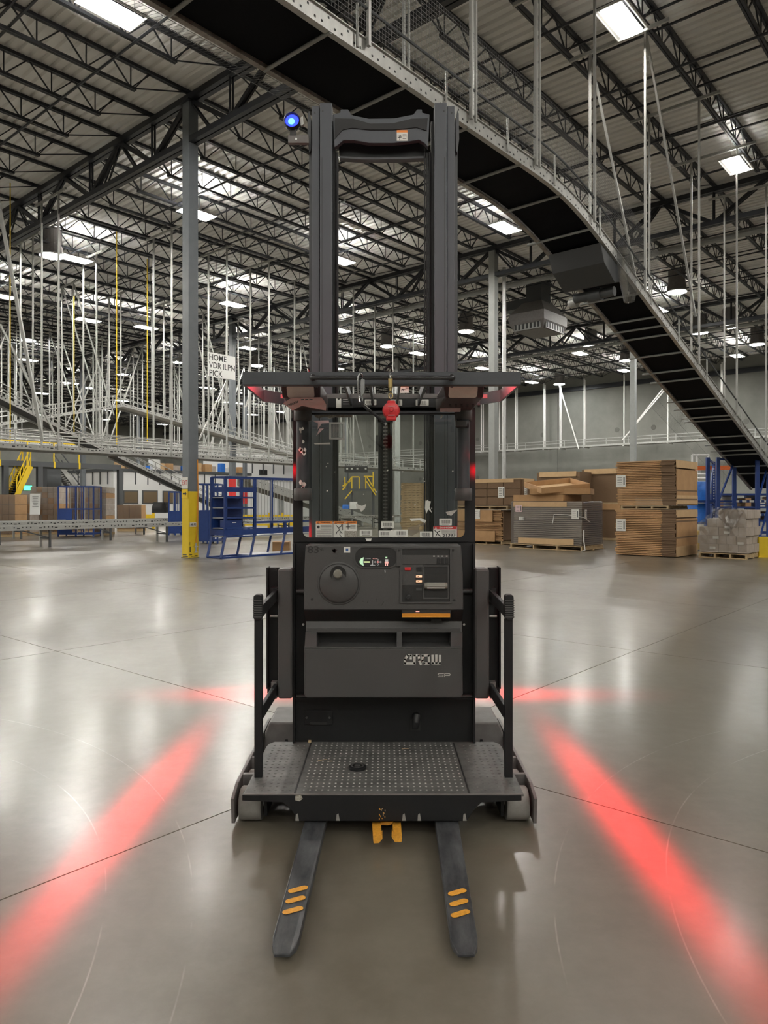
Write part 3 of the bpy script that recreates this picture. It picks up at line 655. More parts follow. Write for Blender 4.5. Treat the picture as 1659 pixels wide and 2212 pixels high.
# block-letter badge and the two-letter model badge
def zz(x, y): return (860+x*130/1659, 1395+y*85/1085)
LG = [[(350, 350), (350, 262), (265, 262), (187, 375), (187, 485), (452, 485), (452, 265), (570, 265), (575, 390), (625, 505)], [(675, 268), (845, 268), (850, 485), (715, 485), (675, 400), (675, 268)], [(950, 268), (950, 485), (1155, 485), (1155, 275)], [(1052, 265), (1052, 470)]]
strokes([[zz(*p) for p in ln] for ln in LG], 5.0, YB, 'badge_lettering', 'logo_grey', BIN)
strokes([[zz(*p) for p in ln] for ln in [[(1255, 765), (1120, 765), (1100, 785), (1120, 808), (1225, 808), (1245, 830), (1225, 850), (1095, 850)], [(1282, 855), (1282, 768), (1420, 768), (1438, 795), (1415, 820), (1282, 820)]]], 1.4, YB, 'model_lettering', 'logo_grey', BIN)
strokes([[(742, 1447), (762, 1449)]], 3, YB, 'scuff', 'console', BIN)
for x in (655, 1002.5): disc(x, 1349, [(2.6, 0), (2.4, .003), (.5, .003)], 'reflector_dot', 'white_plastic', TR, Y=YU-.002, n=12)
for y in (1277, 1504):
    MB().tube(T(640, y, YU-.03), T(1020, y, YU-.03), .014 if y < 1300 else .01, 12).build('cross_tube', 'console', TR, smooth=True)
# lower panel fittings
hp = slabY(rrect(657, 1535, 719, 1566, 3, 3), YU-.006, YU, 'access_plate', 'truck_black', TR, bev=.002)
slabY(rect(670, 1560, 705, 1565.5), YU-.007, YU-.006, 'plate_slot', 'ink', hp)
for x in (662.5, 712): disc(x, 1549.5, [(2.6, .006), (2.4, .009), (.5, .009)], 'plate_screw', 'console', hp, Y=YU, n=12)
ck = slabY(rect(887, 1553, 908, 1578), YU-.004, YU, 'hook_plate', 'ink', TR)
MB().path([T(899, 1546, YU-.01), T(900, 1548, YU-.035), T(899, 1558, YU-.045), T(897, 1572, YU-.03)], [.022, .024, .022, .018], 10).build('latch_hook', 'black_plastic', TR, smooth=True)
MB().ob(T(669, 1603, YU-.01), Vector((.008,0,0)), Vector((0,.008,0)), Z*.01).build('debris', 'wood', TR)
# side pads, side plates and swing gates
for s in (-1, 1):
    X = lambda px: tx(px if s < 0 else 1659-px+(-1), 1)                 # mirrored about the truck's axis
    def mr(x): return x if s < 0 else 1657-x
    def rr_(x0, y0, x1, y1): return rect(min(mr(x0), mr(x1)), y0, max(mr(x0), mr(x1)), y1)
    slabY(rr_(600, 1229, 631.5, 1510), 4.10, 4.24, 'side_pad', 'console', TR, bev=.012)
    pt = slabY(rr_(577, 1226, 602, 1498), 4.22, 4.26, 'side_plate', 'truck_black', TR, bev=.004)
    slabY(rr_(575, 1226, 578, 1488), 4.16, 4.26, 'plate_flange', 'truck_black', TR)
    disc(mr(594.5), 1230.5, [(3.4, 0), (3.2, .006), (1, .006)], 'bolt', 'rubber', pt, Y=4.22, n=12)
    MB().tube(T(mr(584), 1331, 4.19), T(mr(600), 1331, 4.19), .007, 10).build('plate_pin', 'zinc', pt, smooth=True)
    Yg = 3.67
    gt = slabY(rr_(549, 1338, 566, 1681), Yg, Yg+.035, 'gate_bar', 'truck_black', TR, bev=.003)
    gp = slabY(rrect(*( (mr(547), 1285) if s < 0 else (mr(565), 1285)), *((mr(565), 1340) if s < 0 else (mr(547), 1340)), 6, 4), Yg-.012, Yg+.045, 'gate_grip', 'rubber', TR, bev=.004)
    for k in range(8): slabY(rr_(546, 1297+5*k, 566, 1299.2+5*k), Yg-.015, Yg-.012, 'grip_ridge', 'console', gp)
    MB().bar(T(mr(565), 1318, Yg+.02), T(mr(597), 1284, 4.17), .022, .06).build('gate_arm', 'truck_black', TR, bev=.003)
    MB().bar(T(mr(565), 1537, Yg+.02), T(mr(597), 1487, 4.17), .022, .065).build('gate_arm', 'truck_black', TR, bev=.003)
    MB().box(*sorted((tx(mr(588), 4.19), tx(mr(600), 4.19))), 4.15, 4.2, tz(1300, 4.19), tz(1268, 4.19)).build('arm_hinge', 'truck_black', TR)
    MB().box(*sorted((tx(mr(588), 4.19), tx(mr(600), 4.19))), 4.15, 4.2, tz(1505, 4.19), tz(1470, 4.19)).build('arm_hinge', 'unit_grey', TR)
# ---- pallet clamp under the skirt
MB().box(-.14, .115, YF+.05, YF+.09, .075, .095).box(-.135, -.108, YF+.04, YF+.06, .085, .12).box(.085, .11, YF+.04, YF+.06, .085, .12).build('clamp_rail', 'guard_grey', TR)
for s, x0, x1 in ((-1, 804, 823), (1, 848, 866)):
    Yk = 3.40; z0 = .06
    p = [T(x0, 1776, 3.50), T(x1, 1776, 3.50), T(x1+(2 if s > 0 else 1), 1806, 3.36), T(x0+(2 if s > 0 else 2), 1806, 3.36)]
    m = MB(); m.v = p+[q-Z*.02 for q in p]; m.f = [(0,1,2,3), (7,6,5,4), (0,4,5,1), (1,5,6,2), (2,6,7,3), (3,7,4,0)]
    cj = m.build('clamp_jaw', 'fork_yellow', TR, fix=True, bev=.002)
    m = MB().prism(XZ([(x0+2, 1806), (x1-1, 1806), (x1+3, 1802) if s < 0 else (x1+2, 1806), (x1+3, 1812) if s < 0 else (x1+2, 1816), (x1-4, 1821) if s < 0 else (x1+1, 1819), (x0+3, 1822) if s < 0 else (x0+5, 1819), (x0+2, 1814) if s < 0 else (x0-2, 1808), (x0+2, 1808) if s < 0 else (x0-1, 1799)], 3.34), lambda u, v, w: (u, w, v), 3.34, 3.38)
    m.build('jaw_tip', 'fork_yellow', cj, fix=True)
slabY([(822, 1777), (850, 1775), (846, 1781), (836, 1783), (823, 1782)], 3.50, 3.55, 'clamp_link', 'fork_yellow', TR)
# ---- mast
YM = 4.55
for s in (-1, 1):
    def mx_(x): return x if s < 0 else 1656-x
    def rm(x0, x1, y0=225, Y=YM): return rect(min(mx_(x0), mx_(x1)), y0, max(mx_(x0), mx_(x1)), HY+(H-.02)*F/Y)
    slabY(rm(691, 717, 222), YM, YM+.09, 'inner_rail', 'mast_grey', TR, bev=.003)
    slabY(rm(674, 690, 229, YM+.02), YM+.02, YM+.13, 'outer_rail', 'mast_grey', TR, bev=.003)
    slabY(rm(717, 725, 262, YM+.07), YM+.07, YM+.10, 'rail_web', 'truck_black', TR)
    slabY(rm(667.5, 674, 260, YM+.08), YM+.08, YM+.16, 'rail_flange', 'guard_grey', TR)
    slabY(rect(mx_(695.6)-.4, 340, mx_(695.6)+.4, HY+(H-.02)*F/YM), YM-.001, YM, 'rail_groove', 'truck_black', TR)
    for x, y in ((680, 244), (697, 240)): disc(mx_(x), y, [(1.5, .0), (1.4, .001), (.4, .001)], 'rail_hole', 'ink', TR, Y=YM+(.02 if x < 690 else 0), n=10)
    MB().tube(T(mx_(728), 330, YM+.05), T(mx_(728), 1500, YM+.05), .010, 10).build('lift_hose', 'rubber', TR, smooth=True)
    if s > 0:
        for x in (917.5, 922.5): MB().tube(T(x, 330, YM+.03), T(x, 1500, YM+.03), .0055, 8).build('lift_hose', 'rubber', TR, smooth=True)
    slabY([(mx_(665), 245), (mx_(668), 238), (mx_(672), 260), (mx_(671), 325), (mx_(668), 330), (mx_(664), 300)], YM+.05, YM+.1, 'mast_guard', 'guard_grey', TR)
# crosshead casting between the rails
ch = slabY([(719, 247), (735, 243), (736, 236), (752, 236), (759, 248), (797, 256), (852, 255), (893, 247), (901, 236), (911, 236), (912, 243), (928, 247), (925, 318), (917, 309), (905, 302), (880, 306), (850, 309), (797, 309), (765, 303), (742, 303), (728, 315), (722, 318)], YM+.01, YM+.05, 'crosshead', 'mast_grey', TR, bev=.003)
slabY([(723, 255), (762, 256), (800, 267), (850, 266), (890, 256), (924, 255), (922, 282), (900, 275), (850, 280), (797, 280), (760, 276), (740, 280), (723, 300)], YM+.004, YM+.01, 'crosshead_recess', 'truck_black', TR)
slabY([(731, 300), (919, 300), (918, 339), (860, 342), (780, 342), (733, 339)], YM+.10, YM+.13, 'rear_crossbar', 'truck_black', TR, bev=.002)
slabY([(731, 337), (780, 340), (860, 340), (919, 337), (918, 341), (860, 344), (780, 344), (733, 341)], YM+.08, YM+.13, 'crossbar_flange', 'guard_grey', TR)
sk_ = slabY(rect(857, 281, 880.5, 304), YM+.0085, YM+.01, 'warning_sticker', 'sticker', ch); slabY(rect(857, 281, 880.5, 286), YM+.0078, YM+.0085, 'sticker_header', 'sticker_orange', ch)
strokes([[(862, 293), (864, 297), (866, 292)], [(860, 297), (868, 296)], [(864, 297), (863, 302)], [(870, 291), (878, 291)], [(870, 294), (878, 294)], [(870, 299), (877, 299)]], .9, YM+.0075, 'sticker_print', 'ink', ch)
# mast bottom crosspiece, lift cylinder and chain behind the window
MB().box(-.47, .455, YM+.03, YM+.12, .1, .34).build('mast_crossmember', 'truck_black', TR)
MB().tube((tx(834, 4.66), 4.66, .2), (tx(834, 4.66), 4.66, tz(905, 4.66)), .042, 16).build('lift_cylinder', 'truck_black', TR, smooth=True)
for x in (819.5, 845.5): slabY(rect(x-2.5, 905, x+2.5, 1500), 4.60, 4.64, 'chain_guide', 'truck_black', TR)
for x0 in (812.5, 844): slabY(rect(x0, 940, x0+4, 975), 4.58, 4.62, 'chain_anchor', 'ink', TR)
m = MB().box(-.005, .005, -.004, .004, -.009, .009); lk0 = m.mesh('chain_link', 'housing_brown'); 
m = MB().box(-.013, .013, -.006, .006, -.004, .004); lk1 = m.mesh('chain_link', 'unit_grey')
ccx = tx(832.5, 4.60)
for k in range(64):
    o = bpy.data.objects.new('chain_link', lk0 if k % 2 else lk1); COL.objects.link(o); o.parent = TR; o.location = Vector((ccx, 4.605, tz(915, 4.6)-.0115*k))-wl(TR)
slabY(rect(816, 905, 849, 912), 4.6, 4.68, 'cylinder_head', 'truck_black', TR)
# power unit behind the mast, narrower than the frame
MB().box(-.50, .50, 4.80, 5.75, .06, .78).build('power_unit', 'console_dark', TR, bev=.03)
# ---- blue spot lamp on the mast
bl = MB().lathe(T(631, 262, YM), (0,-1,.06), [(.04, -.05), (.05, -.03), (.052, .012), (.046, .02), (.042, .012)], 28).build('blue_lamp', 'black_plastic', TR, smooth=True)
MB().lathe(T(631, 262, YM-.011), (0,-1,.06), [(.043, 0), (.04, .004), (.002, .006)], 24).build('lamp_lens', 'blue_led', bl)
MB().lathe(T(629.5, 262, YM-.018), (0,-1,.06), [(.02, 0), (.016, .004), (.002, .006)], 20).build('lamp_core', 'blue_core', bl)
bk = MB().box(tx(622, YM), tx(667, YM), YM, YM+.03, tz(309, YM), tz(291, YM)).build('lamp_bracket', 'unit_grey', TR, bev=.004)
MB().box(tx(626, YM), tx(639, YM), YM, YM+.02, tz(293, YM), tz(277, YM)).build('lamp_stem', 'console_dark', TR); disc(639.5, 300.5, [(2.6, 0), (2.4, .004), (.5, .004)], 'bracket_bolt', 'galv', bk, Y=YM, n=12)
slabY([(648, 255), (654, 250), (656, 268), (650, 272)], YM+.01, YM+.03, 'lamp_wing', 'zinc', bk)
# ---- overhead guard
YR = 4.14
Zt, Zb = tz(803, YF), tz(832, YF); xl, xr = tx(523.5, YF), tx(1126, YF)
GD = MB().box(xl, xr, YF, YF+.045, Zb, Zt).build('guard_front_beam', 'guard_grey', TR, bev=.004)
for s, x in ((-1, xl), (1, xr)):
    MB().box(min(x, x-s*.012), max(x, x-s*.012), YF+.04, YR-.12, Zb, Zt).build('guard_side_beam', 'guard_grey', TR, bev=.002)
    MB().bar((x-s*.006, YR-.125, (Zb+Zt)/2), (x-s*.10, YR, (Zb+Zt)/2), .012, Zt-Zb).build('guard_corner', 'guard_grey', TR)
MB().box(xl+.10, tx(640, YR), YR, YR+.02, Zb, Zt).build('guard_rear_beam', 'guard_grey', TR); MB().box(tx(1019, YR), xr-.10, YR, YR+.02, Zb, Zt).build('guard_rear_beam', 'guard_grey', TR)
for X_ in (-.33, -.19, -.065, .075, .2, .33): MB().box(X_-.006, X_+.006, YF+.04, YR+.12, Zb+.005, Zt-.005).build('guard_slat', 'guard_grey', TR)
MB().box(-.56, .56, YR-.18, YR-.165, Zb+.01, Zb+.03).build('guard_tie', 'unit_grey', TR)
MB().box(tx(640, YU), tx(1020, YU), YU, YU+.06, tz(893, YU), tz(868, YU)).box(tx(640, YU), tx(1020, YU), YU+.03, YU+.08, tz(868, YU), Zt).build('window_header', 'truck_black', TR)
MB().box(tx(640, YU), tx(1020, YU), YU-.012, YU, tz(893, YU), tz(889, YU)).build('header_lip', 'guard_grey', TR)
for x0 in (718,): MB().box(tx(718, 4.1), tx(940, 4.1), 4.1, 4.112, tz(855, 4.1), tz(850.5, 4.1)).build('header_rail', 'unit_grey', TR)
gb = MB().tube(T(675, 816, 3.40), T(978, 816, 3.40), .0105, 14).build('grab_bar', 'dark_chrome', TR, smooth=True)
for x in (676, 976): MB().sphere(T(x, 816, 3.41), .017, 8).tube(T(x, 816, 3.41), T(x, 816, YF+.01), .012, 10).build('bar_end', 'dark_chrome', gb, smooth=True)
# lamp housings under the guard
for s, x0, x1 in ((-1, 606, 692), (1, 957, 1046)):
    Y0, Y1 = 3.56, 4.08; m = MB()
    f = [T(x0, 828, Y0), T(x1, 828, Y0), T(x1 if s < 0 else x1-2, 859, Y0+.05), T(x0+4 if s < 0 else x0+6, 859, Y0+.05)]
    r_ = [(f[0].x, Y1, f[0].z), (f[1].x, Y1, f[1].z), (f[1].x, Y1, f[2].z-.005), (f[0].x, Y1, f[2].z-.005)]
    m.v = f+[Vector(q) for q in r_]; m.f = [(0,1,2,3), (7,6,5,4), (0,4,5,1), (1,5,6,2), (2,6,7,3), (3,7,4,0)]
    hs = m.build('lamp_housing', 'housing_brown', TR, fix=True, bev=.006)
    ln_ = rrect(x0+13, 833, x1-14, 857, 5, 4)
    m = MB(); pp = XZ(ln_, Y0+.01); n = len(pp); zt_, zb2 = f[0].z, f[2].z
    for dy in (0, -.004):
        for u, v in pp: m.v.append(Vector((u, Y0+.05*(zt_-v)/(zt_-zb2)+dy-.001, v)))
    m.f = [tuple(range(n)), tuple(reversed(range(n, 2*n)))]+[(i, n+i, n+(i+1) % n, (i+1) % n) for i in range(n)]
    m.build('lamp_lens', 'lens', hs, fix=True)
    ox = (f[0].x if s < 0 else f[1].x)
    MB().box(min(ox, ox+s*.02), max(ox, ox+s*.02), Y0+.06, Y0+.36, Zb+.038, Zt-.004).build('red_line_lamp', 'red_led', hs)
    if s > 0:
        for k in range(6): MB().bar((f[0].x+.06+.03*k, Y0+.28, f[2].z-.004), (f[0].x+.07+.03*k, Y0+.36, f[2].z-.005), .012, .003).build('vent_slot', 'ink', hs)
        MB().box(f[0].x+.02, f[0].x+.13, Y0+.42, Y0+.45, f[2].z-.02, f[2].z-.004).build('small_label', 'pink_paper', hs)
# curled pink label under the left housing
m = MB(); P = [[T(612, 872, 3.70), T(629, 860, 3.58), T(694, 859, 3.52)], [T(620, 878, 3.73), T(640, 872, 3.63), T(700, 866, 3.58)], [T(631, 886, 3.75), T(650, 876, 3.68), T(705, 875, 3.64)], [T(632, 887, 3.75), T(655, 875, 3.70), T(704, 887, 3.68)]]
m.v = [q for row in P for q in row]+[q+Vector((0, .002, .002)) for row in P for q in row]
for r in range(3):
    for c in range(2):
        i = r*3+c; m.f += [(i, i+1, i+4, i+3), (12+i, 12+i+3, 12+i+4, 12+i+1)]
pk = m.build('curled_label', 'pink_paper', TR)
def tri(a_, b_, c_, name, mt, par, Y): slabY([a_, b_, c_], Y, Y+.001, name, mt, par)
for k in range(9):
    x = 622+2.6*k; q = T(x, 875-.9*k+(k % 2), 3.60); MB().ob(q, Vector((.0016,0,.0)), Vector((0,.0008,0)), Vector((.002,0,.006))).build('label_print', 'ink', pk)
for k in range(3): MB().bar(T(650+9*k, 863.5, 3.53), T(657+9*k, 863, 3.525), .001, .005).build('label_print', 'ink', pk)
# header labels
YH = YU-.0015
def barcode(x0, y0, x1, y1, Y, par, n=9, mt='sticker', rot=0):
    st = slabY(rrect(x0, y0, x1, y1, 1.2, 2), Y, Y+.0012, 'barcode_label', mt, par)
    m = MB(); wd = x1-x0; hh = y1-y0; x = x0+wd*.16
    while x < x1-wd*.16:
        b_ = wd*(.015+.03*R.random()); m.prism(XZ(rect(x, y0+hh*.22, x+b_, y0+hh*.72), Y-.0006), lambda u, v, w: (u, w, v), Y-.0006, Y-.0001); x += b_+wd*(.02+.03*R.random())
    m.prism(XZ(rect(x0+wd*.2, y0+hh*.82, x1-wd*.2, y0+hh*.88), Y-.0006), lambda u, v, w: (u, w, v), Y-.0006, Y-.0001)
    m.build('bars', 'ink', par); return st
barcode(788, 863, 813, 875, YH, TR); barcode(843, 863, 869, 876, YH, TR); barcode(898, 863, 926, 876, YH, TR)
slabY(rect(726, 858, 762, 881), YH, YH+.001, 'data_plate', 'black_plastic', TR); slabY(rect(726, 858, 737, 881), YH-.0006, YH, 'plate_strip', 'sticker', TR)
disc(731.5, 861.5, [(2.6, .0), (2.5, .0008), (.5, .0008)], 'plate_emblem', 'ink', TR, Y=YH, n=14)
for k in range(3): slabY(rect(741, 862+5*k, 760, 863+5*k), YH-.0006, YH, 'plate_print', 'logo_grey', TR)
wp = slabY(rect(864, 832, 883, 849), 4.12, 4.121, 'warning_sticker', 'sticker', TR); slabY(rect(864, 832, 883, 836), 4.1192, 4.12, 'sticker_header', 'sticker_orange', wp)
strokes([[(867, 845), (870, 840), (872, 845)], [(867, 842), (875, 841)], [(876, 838), (882, 838)], [(876, 840), (882, 840)]], .9, 4.119, 'sticker_print', 'ink', wp)
# stickers on the window pane
YG = YU+.0185
def wsticker(x0, y0, x1, y1, head, word, mt='sticker', hm='sticker_orange'):
    st = slabY(rrect(x0, y0, x1, y1, 1.5, 2), YG, YG+.0012, 'warning_sticker', mt, glass)
    slabY(rect(x0+.5, y0, x1-.5, y0+head), YG-.0007, YG, 'sticker_header', hm, glass)
    text(word, .011, T((x0+x1)/2+2.5, y0+head/2, YG-.001), (1,0,0), Z, 'ink' if hm == 'sticker_orange' else 'sticker', glass, fit=(x1-x0)*.58*YG/F, off=.0004)
    strokes([[(x0+3.5, y0+head-1), (x0+5.5, y0+1), (x0+7.5, y0+head-1), (x0+3.5, y0+head-1)]], .8, YG-.001, 'sticker_symbol', 'ink' if hm == 'sticker_orange' else 'sticker', glass)
    return st
def lines(x0, x1, ys, par=glass, wd=.7): strokes([[(x0, y), (x1, y)] for y in ys], wd, YG-.0008, 'sticker_print', 'ink', par)
wsticker(682, 1126, 719, 1162, 5.5, 'WARNING'); lines(693, 716, (1135, 1137.5, 1140, 1143)); lines(684, 716, (1147, 1149.5, 1152, 1156, 1158.5)); disc(687.5, 1138.5, [(3.2, .0), (3.1, .0006), (.5, .0006)], 'sticker_symbol', 'ink', glass, Y=YG-.0003, n=16)
wsticker(720, 1126, 745, 1162, 5.5, 'WARNING'); strokes([[(726, 1135), (731, 1140), (735, 1148), (739, 1152)], [(731, 1140), (737, 1137), (738, 1133)], [(733, 1145), (728, 1149), (726, 1154)], [(735, 1148), (734, 1155), (737, 1159)], [(740, 1132), (740, 1145)]], 1.4, YG-.0008, 'sticker_symbol', 'ink', glass)
wsticker(746, 1126, 771, 1147, 5.5, 'WARNING'); lines(757, 768, (1135, 1138, 1141)); strokes([[(752, 1133), (752, 1143)], [(748, 1138), (756, 1138)]], 1.4, YG-.0008, 'sticker_symbol', 'ink', glass)
slabY(rect(744, 1147, 771, 1162), YG-.0004, YG+.0008, 'worn_label', 'sticker_dirty', glass)
wsticker(936, 1137, 987, 1162, 6, 'DANGER', hm='sticker_red'); strokes([[(939, 1146), (944, 1150), (947, 1155), (952, 1158)], [(944, 1150), (950, 1147)], [(945, 1152), (941, 1158)]], 1.6, YG-.0008, 'sticker_symbol', 'ink', glass)
lines(954, 984, (1145.5, 1148, 1151)); text('21383', .022, T(970, 1156.5, YG-.001), (1, 0, .05), Z, 'ink', glass, name='handwriting', fit=.075, off=.0006)
barcode(777, 1144, 804, 1158, YG, glass); barcode(823.5, 1126, 851, 1141, YG, glass); barcode(818, 1146, 845, 1160, YG, glass); barcode(852, 1144, 881, 1160, YG, glass, mt='sticker'); barcode(907, 1148, 934, 1161, YG, glass); barcode(949, 1120, 976, 1135, YG, glass)
slabY([(789, 1163), (803, 1163), (801, 1169), (792, 1169)], YU-.008, YU-.0065, 'torn_label', 'sticker', TR)
def torn(pts, mt='sticker'): slabY(pts, YG+.0002, YG+.001, 'torn_label', mt, glass)
torn([(845, 1144), (843, 1160), (852, 1161), (852, 1146)]); torn([(881, 1140), (905, 1133), (918, 1128), (921, 1133), (906, 1138), (905, 1149), (890, 1158), (881, 1155)], 'stretch_film'); torn([(885, 1120), (910, 1119), (921, 1124), (918, 1130), (906, 1124), (888, 1126)], 'sticker'); torn([(919, 1081), (931, 1083), (928, 1094), (933, 1108), (925, 1100), (921, 1110), (918, 1098)])
torn([(768, 1088), (782, 1093), (791, 1089), (788, 1099), (780, 1106), (777, 1100), (770, 1098)]); torn([(976, 1103), (988, 1101), (975, 1114), (966, 1112), (963, 1106)]); torn([(676, 891), (722, 893), (727, 900), (712, 905), (703, 900), (688, 904), (680, 900)], 'sticker_dirty'); torn([(726, 893), (762, 894), (761, 902), (727, 902)], 'sticker_dirty')
torn([(675, 909), (710, 908), (711, 914), (695, 915), (686, 928), (687, 915)], 'pink_paper'); torn([(700, 925), (683, 942), (690, 926)], 'pink_paper'); torn([(678, 958), (713, 956), (714, 960), (680, 960)], 'sticker'); torn([(953, 893), (959, 890), (955, 903), (951, 904)])
for k in range(22): 
    x, y = 700+R.random()*290, 1000+R.random()*130; r_ = .8+R.random()*2.2; torn([(x, y), (x+r_, y-r_*.6), (x+r_*1.4, y+r_*.5), (x+r_*.2, y+r_)])
fan = slabY(rect(712, 913, 740, 948), YU+.0, YU+.018, 'clipboard_holder', 'clear_plastic', glass); ring(rect(711, 912, 744, 949), rect(715, 916, 740, 945), YU-.004, YU+.018, 'holder_frame', 'zinc', glass)
for k in range(8): slabY(rect(717+3*k, 917, 718+3*k, 944), YU+.002, YU+.006, 'holder_slat', 'zinc', glass)
# small wire loops on top of the guard
for x in (660, 838): MB().path([T(x-9, 803, 3.55), T(x-7, 796, 3.56), T(x, 792, 3.57), T(x+7, 796, 3.58), T(x+9, 803, 3.6)], .0035, 6).build('wire_loop', 'rubber', TR)
# ------------------------------------------------------------------ fall-arrest gear hanging from the grab bar
Yq = 3.385
FA = thing('fall_arrester', T(845, 910, Yq), 'round red self-retracting fall arrester hanging from the grab bar', 'safety device')
bd = MB().lathe(T(845, 887, Yq), (0,-1,0), [(.030, -.03), (.040, -.024), (.041, .0), (.036, .018), (.03, .022), (.004, .024)], 28).build('casing', 'red_plastic', FA, smooth=True)
MB().box(tx(834, Yq), tx(856, Yq), Yq-.02, Yq+.02, tz(909, Yq), tz(896, Yq)).box(tx(836, Yq), tx(854, Yq), Yq-.018, Yq+.018, tz(877, Yq), tz(866, Yq)).build('casing_lug', 'red_plastic', bd, bev=.006)
for k in range(20):
    t_ = 2*math.pi*k/20; c = T(845, 887, Yq-.02)
    MB().bar(c+Vector((.024*math.cos(t_), 0, .024*math.sin(t_))), c+Vector((.037*math.cos(t_), .004, .037*math.sin(t_))), .004, .003, up=(0,-1,0)).build('casing_rib', 'red_plastic', bd)
MB().lathe(T(845.5, 885.5, Yq-.022), (0,-1,0), [(.014, 0), (.014, .004), (.011, .004), (.011, .002), (.009, .002), (.008, .010), (.002, .011)], 20).build('centre_button', 'red_plastic', bd, smooth=True)
for y in (876.5, 896): slabY(rect(838, y, 853, y+1.2), Yq-.0262, Yq-.024, 'moulded_text', 'pink_paper', bd)
sw = MB().tube(T(843.5, 818, Yq), T(843.5, 838, Yq), .0105, 14).tube(T(843.5, 838, Yq), T(843.5, 845, Yq), .006, 10).tube(T(843.5, 811, Yq), T(843.5, 818, Yq), .004, 8).build('swivel', 'brass', FA, smooth=True)
MB().path([T(843, 818, Yq-.01), T(841.5, 810, Yq-.012), T(843, 806, Yq), T(845, 809, Yq+.02), T(844.5, 818, Yq+.015)], .003, 8).build('swivel_hook', 'chrome', sw, smooth=True)
MB().path([T(844+4.5*math.cos(t*.7854), 855+6*math.sin(t*.7854), Yq) for t in range(9)], .0028, 8).build('shackle', 'brass', FA, smooth=True)
SH = thing('snap_hook', T(778, 860, Yq), 'steel snap hook with a black strap clipped over the grab bar', 'hook')
hk = MB().path([T(773.5, 857, Yq), T(773, 828, Yq-.01), T(774.5, 812, Yq-.014), T(778, 806.5, Yq-.01), T(782, 809, Yq), T(783, 815, Yq+.012), T(783, 822, Yq+.005)], .0045, 10).build('hook_body', 'chrome', SH, smooth=True)
MB().prism(XZ([(779, 820), (788, 819), (788, 845), (785, 852), (780, 858), (778, 845)], Yq-.005), lambda u, v, w: (u, w, v), Yq-.006, Yq+.006).build('hook_gate', 'chrome', SH, bev=.002, fix=True)
MB().path([T(774, 853, Yq), T(777, 868, Yq), T(782, 871, Yq), T(783, 862, Yq), T(781, 855, Yq)], .0045, 8).build('hook_eye', 'chrome', SH, smooth=True)
stp = MB().bar(T(780, 868, Yq-.004), T(797, 887, Yq-.003), .014, .028, up=(0,-1,0)).bar(T(796, 885, Yq-.004), T(832, 914, Yq), .012, .022, up=(0,-1,0)).build('strap', 'rubber', SH, bev=.004)
MB().bar(T(786, 873, Yq-.014), T(799, 884, Yq-.013), .001, .011, up=(0,-1,0)).build('strap_label', 'sticker', stp)
MB().bar(T(831, 912, Yq-.005), T(834, 918, Yq-.005), .006, .01).build('strap_end', 'chrome', stp)
# ------------------------------------------------------------------ red line projectors: real lamps under the guard, each with a slotted lens
def line_lamp(s):
    ld = bpy.data.lights.new('red_line_projector', 'SPOT'); lo = bpy.data.objects.new('red_line_projector', ld); COL.objects.link(lo)
    x, y, z = s*.60, 3.86, Zb-.03; lo.location = Vector((x, y, z))-wl(TR); lo.parent = TR
    ld.energy = 1500; ld.color = (1, 0, .012); ld.spot_size = math.radians(170); ld.spot_blend = 0; ld.shadow_soft_size = .004
    ld.use_nodes = True; nt = ld.node_tree; em = nt.nodes['Emission']; N = nt.nodes.new; K = nt.links.new
    def M2(op, a_, b_=None):
        n = N('ShaderNodeMath'); n.operation = op
        for i, q in ((0, a_), (1, b_)):
            if q is None: continue
            if isinstance(q, (int, float)): n.inputs[i].default_value = q
            else: K(q, n.inputs[i])
        return n.outputs[0]
    tc = N('ShaderNodeTexCoord'); sp = N('ShaderNodeSeparateXYZ'); K(tc.outputs['Normal'], sp.inputs[0])
    u = M2('MULTIPLY', M2('DIVIDE', sp.outputs[0], sp.outputs[2]), -z); v = M2('MULTIPLY', M2('DIVIDE', sp.outputs[1], sp.outputs[2]), -z)
    def bell(val, c, wd, pw): return M2('EXPONENT', M2('MULTIPLY', M2('POWER', M2('ABSOLUTE', M2('DIVIDE', M2('SUBTRACT', val, c), wd)), pw), -1))
    x0 = (1.30 if s < 0 else 1.20)-.60; ctr = M2('ADD', s*x0, M2('MULTIPLY', v, .012*-s))
    line = M2('MULTIPLY', bell(M2('SUBTRACT', u, ctr), 0, .118, 2.4), bell(v, -.02, 1.15, 2.2))
    halo = M2('MULTIPLY', M2('MULTIPLY', bell(M2('SUBTRACT', u, ctr), 0, .42, 2), bell(v, -.3, 1.5, 2)), .035)
    rear = M2('MULTIPLY', M2('MULTIPLY', bell(v, 2.25, .20, 2.2), bell(u, s*.5, .62, 2)), .85)
    cs = M2('POWER', M2('ABSOLUTE', sp.outputs[2]), -3)
    K(M2('MULTIPLY', M2('ADD', M2('ADD', line, halo), rear), cs), em.inputs['Strength'])
    return lo
for s in (-1, 1): line_lamp(s)
